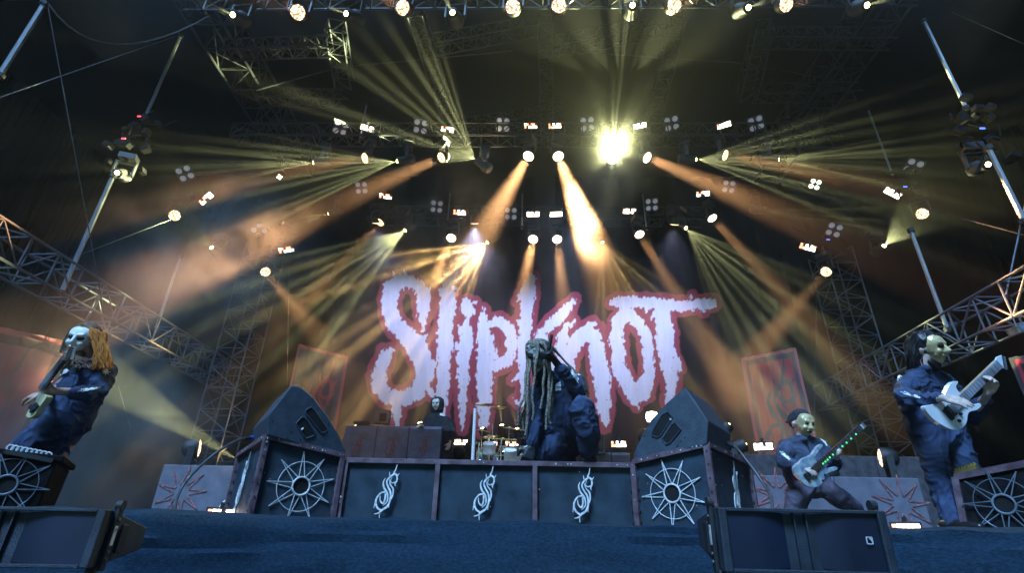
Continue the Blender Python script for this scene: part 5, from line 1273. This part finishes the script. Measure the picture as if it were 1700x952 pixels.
for i in range(160):
    a = rnd.uniform(-1, 1); pa.append([P(.085-.03*abs(a), -.075, .06*a), P(.10-.02*abs(a), -.12, .055*a), J(133+13*a+rnd.uniform(-4, 4), 606+rnd.uniform(-6, 8)-4*abs(a), 4.03)])
strands('beard_strands', pa, .0045, hair_b, p, n=4, jitter=.010, seed=26, wave=.008)
blob('hair_cap', [[(P(-.005, .060), .104*k), (P(-.05, .04), .106*k), (P(-.05, -.04), .09*k)]], .009, hair_b, p, smooth=3, wrinkle=.008, wscale=22, wstretch=(1, 1, .3))
pa = []; rnd = random.Random(9)
for i in range(330):
    t = rnd.random(); s0 = P(.05-.10*t, .118+.02*math.sin(t*3), rnd.uniform(-.02, .07)); m1 = J(160+rnd.uniform(-7, 8), 560+rnd.uniform(-8, 8), 4.10+.16*t); m2 = J(173+rnd.uniform(-14, 7), 584+rnd.uniform(-6, 6), 4.10+.18*t); e1 = J(171+rnd.uniform(-20, 17), 604+rnd.uniform(-8, 10), 4.10+.16*t)
    pa.append([s0, m1, m2, e1])
strands('long_hair', pa, .0042, hair_o, p, n=4, jitter=.012, seed=6, wave=.012)
pa = []
for i in range(300):
    t = rnd.random(); pa.append([P(.075-.13*t, .124-.02*t, .01-.03*t), P(.055-.12*t, .088, -.088-.02*t), J(164+rnd.uniform(-5, 6), 578+rnd.uniform(-5, 5), 4.11+.14*t), J(172+rnd.uniform(-13, 12), 602+rnd.uniform(-6, 10), 4.10+.14*t)])
strands('long_hair', pa, .0040, hair_o, p, n=4, jitter=.012, seed=16, wave=.010)
pa = [[P(.03, .11, .03), P(.03, .06, .098), P(.03, -.02, .115), P(.04, -.12, .10)] for _ in range(14)]
strands('side_hair', pa, .007, hair_b, p, jitter=.016, seed=8)
decal('sleeve_print', tribal_px(129, 652, 166, 642, 6), cv, white_p, p)
decal('shoulder_print', burst_px(175, 617, 8.5), cv, white_p, p)
decal('chest_patch', None, cv, white_p, p, poly=[(140, 606), (160, 598), (164, 603), (147, 612)])
decal('seam', [[(88, 680, .5), (120, 688, .5), (146, 680, .5)], [(128, 612, .5), (118, 650, .5), (108, 684, .5)], [(150, 618, .45), (146, 632, .45), (132, 630, .45)], [(128, 700, .5), (104, 742, .5)], [(133, 645, .5), (148, 640, .5)]], cv, seam_m, p, off=.003, step=.45)
decal('collar_trim', None, cv, red_p, p, poly=[(143, 597), (166, 593), (167, 596), (146, 601)])
decal('guitar_strap', None, cv, black, p, off=.014, poly=[(152, 598), (160, 600), (118, 618), (112, 614)])
decal('strap_patch', None, cv, white_p, p, off=.018, poly=[(96, 620), (113, 612), (117, 617), (100, 626)])
guitar('cream electric guitar with dark neck held upright by the bearded guitarist', [(360, 300), (430, 318), (412, 368), (362, 430), (318, 505), (262, 532), (240, 505), (268, 448), (318, 385), (345, 330)],
       (0, 600), 5.6, at(60, 665, 3.92), (-.30, -1, -.10), .05, cream, (385, 265), (600, -20), .052, wood, [(672, -135), (640, -20), (600, -22), (628, -100), (650, -138)], wood, [(340, 420, .05, .04)], [(300, 470)], bridge=(310, 440))
q = [at(34, 686, 3.85), at(56, 668, 3.88)]; 

# =================== crouching singer
kz = at(900, 769, 4.85)
p = empty('person', (kz.x+.2, 5.0, ht), 'person with long dreadlocks kneeling on the centre riser, one gloved finger raised', 'person')
k = 1.22; hc = J(895, 592, 4.72); H, P = head_elts(hc, (-.28, -.86, -.42), (-.10, -.40, 1), k)
rw = J(924, 603, 4.50); lw = J(884, 741, 4.78)
sk = H+chain((J(908, 630, 4.92), .06), (J(900, 605, 4.80), .06))+[[(J(900, 650, 4.98), .08), (J(948, 645, 5.02), .08), (J(930, 720, 5.1), .11)]]
sk += chain((J(953, 632, 4.98), .055), (J(960, 650, 4.68), .046), (rw, .030))+chain((J(892, 652, 4.9), .05), (J(889, 700, 4.86), .042), (lw, .028))
sk += chain((J(952, 730, 5.14), .09), (J(967, 676, 4.64), .065), (J(976, 755, 4.80), .045))+chain((J(928, 730, 5.1), .09), (J(888, 760, 4.9), .06), (J(930, 766, 5.3), .045))
blob('body', sk, .0085, skin, p, smooth=2)
se = [[(J(896, 648, 4.92), .085), (J(951, 634, 5.0), .10), (J(918, 630, 4.96), .085), (J(908, 695, 5.0), .125), (J(942, 692, 5.05), .135)],
      [(J(908, 695, 5.0), .125), (J(942, 692, 5.05), .135), (J(915, 730, 5.08), .12), (J(955, 732, 5.15), .145)]]
se += chain((J(954, 632, 4.98), .095), (J(961, 648, 4.68), .080), (J(944, 628, 4.58), .068), (J(929, 610, 4.52), .052))
se += chain((J(893, 652, 4.9), .082), (J(888, 700, 4.85), .074), (J(885, 734, 4.79), .064))
se += chain((J(958, 728, 5.14), .15), (J(966, 679, 4.62), .120), (J(975, 712, 4.68), .108), (J(976, 744, 4.76), .088))
se += [[(J(986, 716, 4.92), .055), (J(978, 694, 4.80), .08), (J(966, 735, 5.1), .10)]]
se += chain((J(930, 730, 5.08), .135), (J(888, 757, 4.90), .082))+[[(J(922, 722, 5.08), .08), (J(926, 752, 5.16), .07), (J(890, 759, 4.92), .06)]]+chain((J(890, 757, 4.92), .08), (J(945, 762, 5.3), .075))
se += [[(J(903, 634, 4.86), .035), (J(922, 630, 4.88), .035), (J(912, 626, 5.0), .04)]]
cv = blob('coveralls', se, .010, suit, p, smooth=3, wrinkle=.028, wscale=6.5, seed=9)
blob('mask', mask_elts(P, k, .92)+[[(P(-.0, .03), .104*k)]], .006, mask_s, p, smooth=2, wrinkle=.006, wscale=30, wstretch=(1, 1, 1)); eyes(P, k, p, r=1.25)
blob('neck_scarf', [[(P(.06, -.075), .05), (P(.0, -.09), .085), (P(-.02, -.17), .09), (P(.03, -.17), .05)]], .010, glove_m, p, smooth=3, wrinkle=.01, wscale=18)
blob('glove', chain((J(930, 611, 4.52), .030), (rw, .036))+hand(rw, J(908, 583, 4.44)-rw, (-.9, -.2, -.1), (-.2, -.3, .9), (0.02, 1.35, 1.4, 1.4), thumb=(.9, .9), k=1.45, spread=.02), .0072, glove_m, p, smooth=2)
iw = J(911, 579, 4.45); blob('glove_finger', chain((iw, .020), (J(913.5, 568, 4.44), .0175), (J(916, 557.5, 4.43), .0145)), .006, glove_m, p, smooth=1)
blob('glove', chain((J(885, 734, 4.80), .036), (lw, .036))+hand(lw, J(877, 760, 4.76)-lw, (-.2, .9, -.2), (-.8, -.3, 0), (1.2, 1.2, 1.2, 1.2), thumb=(.5, .9), k=1.4), .0075, glove_m, p, smooth=2)
a = J(974, 764, 4.84); blob('shoe', [[(V((a.x+.01, a.y+.05, ht+.06)), .052), (V((a.x-.03, a.y-.05, ht+.045)), .045), (V((a.x+.05, a.y-.03, ht+.045)), .04)]], .009, shoe_m, p)
blob('sock', chain((J(978, 750, 4.88), .05), (J(977, 758, 4.86), .046)), .009, white_p, p)
D = [[(884, 570), (878, 590), (877, 620), (873, 660), (866, 690), (860, 706)], [(882, 572), (876, 600), (874, 640), (870, 680), (868, 715)], [(881, 575), (875, 610), (871, 655), (862, 680), (859, 700)],
     [(886, 568), (880, 600), (878, 650), (876, 690), (872, 723)], [(884, 572), (879, 610), (875, 660), (877, 695), (873, 718)],
     [(893, 563), (892, 590), (888, 620), (886, 650), (885, 680), (885, 699)], [(901, 566), (903, 590), (902, 630), (900, 660), (897, 679)],
     [(908, 570), (912, 600), (911, 640), (908, 680), (907, 714)], [(914, 590), (916, 630), (913, 660), (911, 690), (914, 704)], [(912, 600), (914, 640), (918, 660), (912, 700)]]
fan_d = [4.66, 4.70, 4.64, 4.68, 4.62, 4.52, 4.53, 4.54, 4.56, 4.60]
for path, y in zip(D, fan_d):
    pts = [J(x, yy, y+.03*(i > 2)*(i-2)) for i, (x, yy) in enumerate(path)]; pts[0] = pts[0].lerp(P(.02, .12), .35)
    o = strands('dreadlock', [pts], .0125, dread_m, p, n=7, jitter=.0, wave=.016, seed=int(y*100), taper=.8)
for path, y in (([(905, 564), (925, 585), (945, 608), (962, 630), (975, 650), (976, 668)], 4.9), ([(903, 566), (928, 590), (950, 612), (970, 640), (980, 655)], 4.93)):
    strands('dreadlock', [[J(x, yy, y-.25+.07*i) for i, (x, yy) in enumerate(path)]], .010, dread_m, p, n=7, jitter=0, wave=.01)
pa = []; rnd = random.Random(2)
for i in range(26):
    a = rnd.uniform(0, 6.28); s0 = P(.01, .135, 0); m1 = P(.02+.075*math.cos(a), .105, .085*math.sin(a)); fr_ = math.cos(a) > .1; e1 = P(.10, .085, .06*math.sin(a)) if fr_ else P(-.01+.10*math.cos(a), -.02, .115*math.sin(a)); pa.append([s0, m1, e1])
strands('crown_locks', pa, .0105, dread_m, p, jitter=.006, taper=.9, wave=.01)
decal('shoulder_print', [[(948, 616, 2.5), (958, 630, 3)], [(951, 622, 2), (963, 623, .5)], [(955, 628, 2), (960, 637, .6)], [(949, 618, 2), (953, 612, .5)], [(954, 624, 2.2), (949, 629, .5)]], cv, white_p, p)
decal('seam', [[(912, 640, .5), (914, 670, .5), (918, 704, .5)], [(905, 706, .5), (940, 703, .5)], [(925, 652, .45), (938, 651, .45), (939, 664, .45)], [(985, 690, .5), (990, 735, .5)], [(978, 700, .45), (988, 702, .45)]], cv, seam_m, p, off=.003, step=.45)
decal('chest_patch', None, cv, white_p, p, poly=[(922, 638), (931, 632), (932, 649), (921, 650)])

# =================== bass player
fl = at(1370, 878, 6.5)
p = empty('person', (fl.x-.1, 6.5, FZ), 'person in gold mask and black cap standing astride, playing the bass guitar', 'person')
k = 1.15; hc = J(1331, 705, 6.45); H, P = head_elts(hc, (.26, -.93, -.28), (.08, -.1, 1), k)
rw = J(1330, 774, 6.05); lw = J(1389, 757, 6.12)
sk = H+chain((J(1330, 732, 6.5), .065), (J(1330, 715, 6.48), .06))+[[(J(1308, 745, 6.48), .08), (J(1355, 745, 6.55), .08), (J(1345, 795, 6.5), .11)]]
sk += chain((J(1302, 748, 6.4), .055), (J(1301, 772, 6.28), .045), (rw, .030))+chain((J(1364, 748, 6.58), .055), (J(1389, 770, 6.4), .042), (lw, .030))
sk += chain((J(1335, 808, 6.5), .09), (J(1322, 836, 6.4), .06), (J(1315, 872, 6.45), .045))+chain((J(1362, 806, 6.5), .09), (J(1392, 830, 6.45), .06), (J(1430, 852, 6.6), .045))
sk += hand(rw, J(1347, 782, 6.0)-rw, (0, .8, -.5), (.4, -.3, .8), (.5, .45, .5, .6), k=1.15)
sk += hand(lw, J(1384, 748, 6.02)-lw, (-.3, -.8, .1), (.4, .1, .9), (.9, 1.0, 1.0, 1.0), k=1.15, thumb=(.3, .3))
blob('body', sk, .0085, skin2, p, smooth=2)
se = [[(J(1306, 743, 6.45), .10), (J(1360, 743, 6.58), .10), (J(1332, 734, 6.5), .09), (J(1322, 790, 6.5), .145), (J(1352, 788, 6.5), .145)]]
se += chain((J(1303, 747, 6.4), .095), (J(1301, 768, 6.28), .085), (J(1326, 774, 6.1), .055))+chain((J(1363, 747, 6.58), .09), (J(1387, 771, 6.4), .075), (J(1389, 762, 6.22), .05))
se += [[(J(1320, 731, 6.46), .035), (J(1334, 729, 6.38), .035), (J(1344, 731, 6.46), .035), (J(1330, 727, 6.58), .035)]]
cv = blob('jacket', se, .015, suit2, p, smooth=3, wrinkle=.028, wscale=6.5, seed=13)
te = [[(J(1325, 800, 6.5), .13), (J(1358, 798, 6.5), .13), (J(1330, 812, 6.5), .13), (J(1362, 808, 6.52), .13)]]
te += chain((J(1334, 808, 6.48), .135), (J(1322, 832, 6.4), .125), (J(1316, 866, 6.45), .115))+chain((J(1362, 806, 6.5), .13), (J(1390, 826, 6.45), .115), (J(1422, 846, 6.58), .085))
blob('trousers', te, .015, trous, p, smooth=3, wrinkle=.02, wscale=5, seed=17)
blob('mask', mask_elts(P, k), .007, mask_g, p, smooth=2); eyes(P, k, p, r=.85, mouth=eye_m)
blob('cap', [[(P(-.02, .055), .108*k), (P(-.06, .03), .10*k)], [(P(-.12, .02, .03), .015), (P(-.12, .02, -.03), .015), (P(-.19, .0, .03), .012), (P(-.19, .0, -.03), .012)]], .009, hood, p, smooth=2)
blob('ear', [[(P(-.005, -.0, .092), .022*k), (P(-.01, -.03, .09), .015*k)]], .006, skin2, p, smooth=1)
for q in ((1318, 876, 6.4), (1434, 846, 6.5)):
    a = J(*q); blob('shoe', [[(V((a.x, a.y, FZ+.05)), .05), (V((a.x+.06, a.y-.17, FZ+.045)), .042), (V((a.x-.02, a.y+.08, FZ+.055)), .05)]], .012, shoe_m, p)
decal('sleeve_print', tribal_px(1293, 751, 1316, 765, 6), cv, white_p, p)
decal('shoulder_print', [[(1362, 729, 1.5), (1369, 735, 2), (1373, 741, 1)]], cv, white_p, p)
decal('zip', None, cv, black, p, off=.01, poly=[(1335, 732), (1338, 731), (1347, 752), (1345, 754)])
guitar('pale blue bass guitar with green fret lights held by the capped player', [(505, 470), (492, 430), (520, 385), (548, 350), (530, 338), (498, 365), (462, 415), (400, 445), (372, 480), (340, 500), (345, 550), (378, 588), (420, 632), (470, 652), (520, 640), (556, 600), (568, 558), (600, 540), (645, 525), (652, 508), (630, 500), (582, 512), (552, 500), (530, 485)],
       (1240, 660), 4.327, at(1355, 783, 6.02), (.10, -1, -.15), .045, blueg, (440, 555), (815, 215), .066, wood, [(848, 222), (822, 196), (800, 205), (808, 225), (830, 240)], whiteg, [(470, 535, .08, .05), (500, 505, .08, .03)], [(545, 600), (560, 560)],
       leds=[(540, 478), (556, 464), (572, 450), (588, 434), (610, 414), (645, 384), (678, 354), (708, 328), (740, 299), (775, 267)], bridge=(430, 575), strings=5, frets=24)

# =================== hooded player at the desk
p = empty('person', (J(728, 760, 12.3).x, 12.3, FZ), 'person in black hooded top and white mask at the keyboard desk', 'person')
k = 1.15; hc = J(726, 672, 12.25); H, P = head_elts(hc, (-.25, -.95, -.1), (0, 0, 1), k)
sk = H+chain((J(727, 690, 12.3), .065), (J(727, 680, 12.3), .06))+[[(J(712, 698, 12.3), .08), (J(742, 698, 12.3), .08), (J(730, 740, 12.3), .12)]]
lw = J(747, 736, 12.1); rw = J(702, 708, 12.0)
sk += chain((J(745, 702, 12.3), .05), (J(751, 722, 12.25), .045), (lw, .03))+chain((J(709, 700, 12.3), .05), (J(703, 716, 12.2), .045), (rw, .03))
sk += hand(lw, (-.2, -.3, -1), (-.5, .5, 0), (-1, 0, 0), k=1.2)+hand(rw, (-.5, -.8, 0), (0, 0, -1), (-1, .3, 0), k=1.2)
blob('body', sk, .010, skin2, p, smooth=2)
se = [[(J(711, 699, 12.3), .11), (J(743, 700, 12.3), .11), (J(727, 691, 12.3), .10), (J(716, 735, 12.3), .17), (J(741, 737, 12.3), .17)], [(J(716, 735, 12.3), .17), (J(741, 737, 12.3), .17), (J(718, 772, 12.3), .15), (J(742, 772, 12.3), .15)]]
se += chain((J(744, 702, 12.3), .10), (J(752, 721, 12.25), .08), (J(748, 733, 12.15), .055))+chain((J(710, 701, 12.3), .10), (J(702, 717, 12.2), .08), (J(703, 710, 12.05), .055))
se += [[(P(-.05, .02), .125*k), (P(-.02, .05), .115*k), (P(-.06, -.10), .12*k)]]+[[(P(-.0, .055, q), .085*k), (P(-.01, -.10, q*1.2), .08*k)] for q in (.055, -.055)]
sg = J(715, 775, 12.3); sg.z = FZ+.1; sh = sg+V((.4, 0, 0))
se += [[(J(720, 770, 12.3), .13), (sg, .10)], [(J(742, 770, 12.3), .13), (sh, .10)]]
cv = blob('hooded_top', se, .02, hood, p, smooth=3, wrinkle=.02, wscale=5)
blob('mask', mask_elts(P, k), .008, mask_w, p, smooth=2); eyes(P, k, p, mouth=eye_m)
decal('chest_patch', None, cv, white_p, p, poly=[(730, 686), (739, 687), (739, 693), (730, 691)], step=.7, off=.02)
for a in (sg, sh): blob('shoe', [[(V((a.x, a.y, FZ+.05)), .05), (V((a.x, a.y-.17, FZ+.045)), .042)]], .012, shoe_m, p)
# rows of tiny pieces that cannot be picked apart at this size
for o in S.objects:
    if o.type == 'MESH' and o.parent and o.name.split('.')[0] in ('paint_chip', 'screw', 'pin', 'frets', 'strings', 'tuning_pegs', 'corner_clip', 'pedal_knob', 'led_cells', 'amber_cells', 'hair', 'long_hair', 'side_hair', 'beard_strands', 'crown_locks', 'shoulder_print', 'sleeve_print', 'seam', 'red_star_print'):
        o['kind'] = 'stuff'
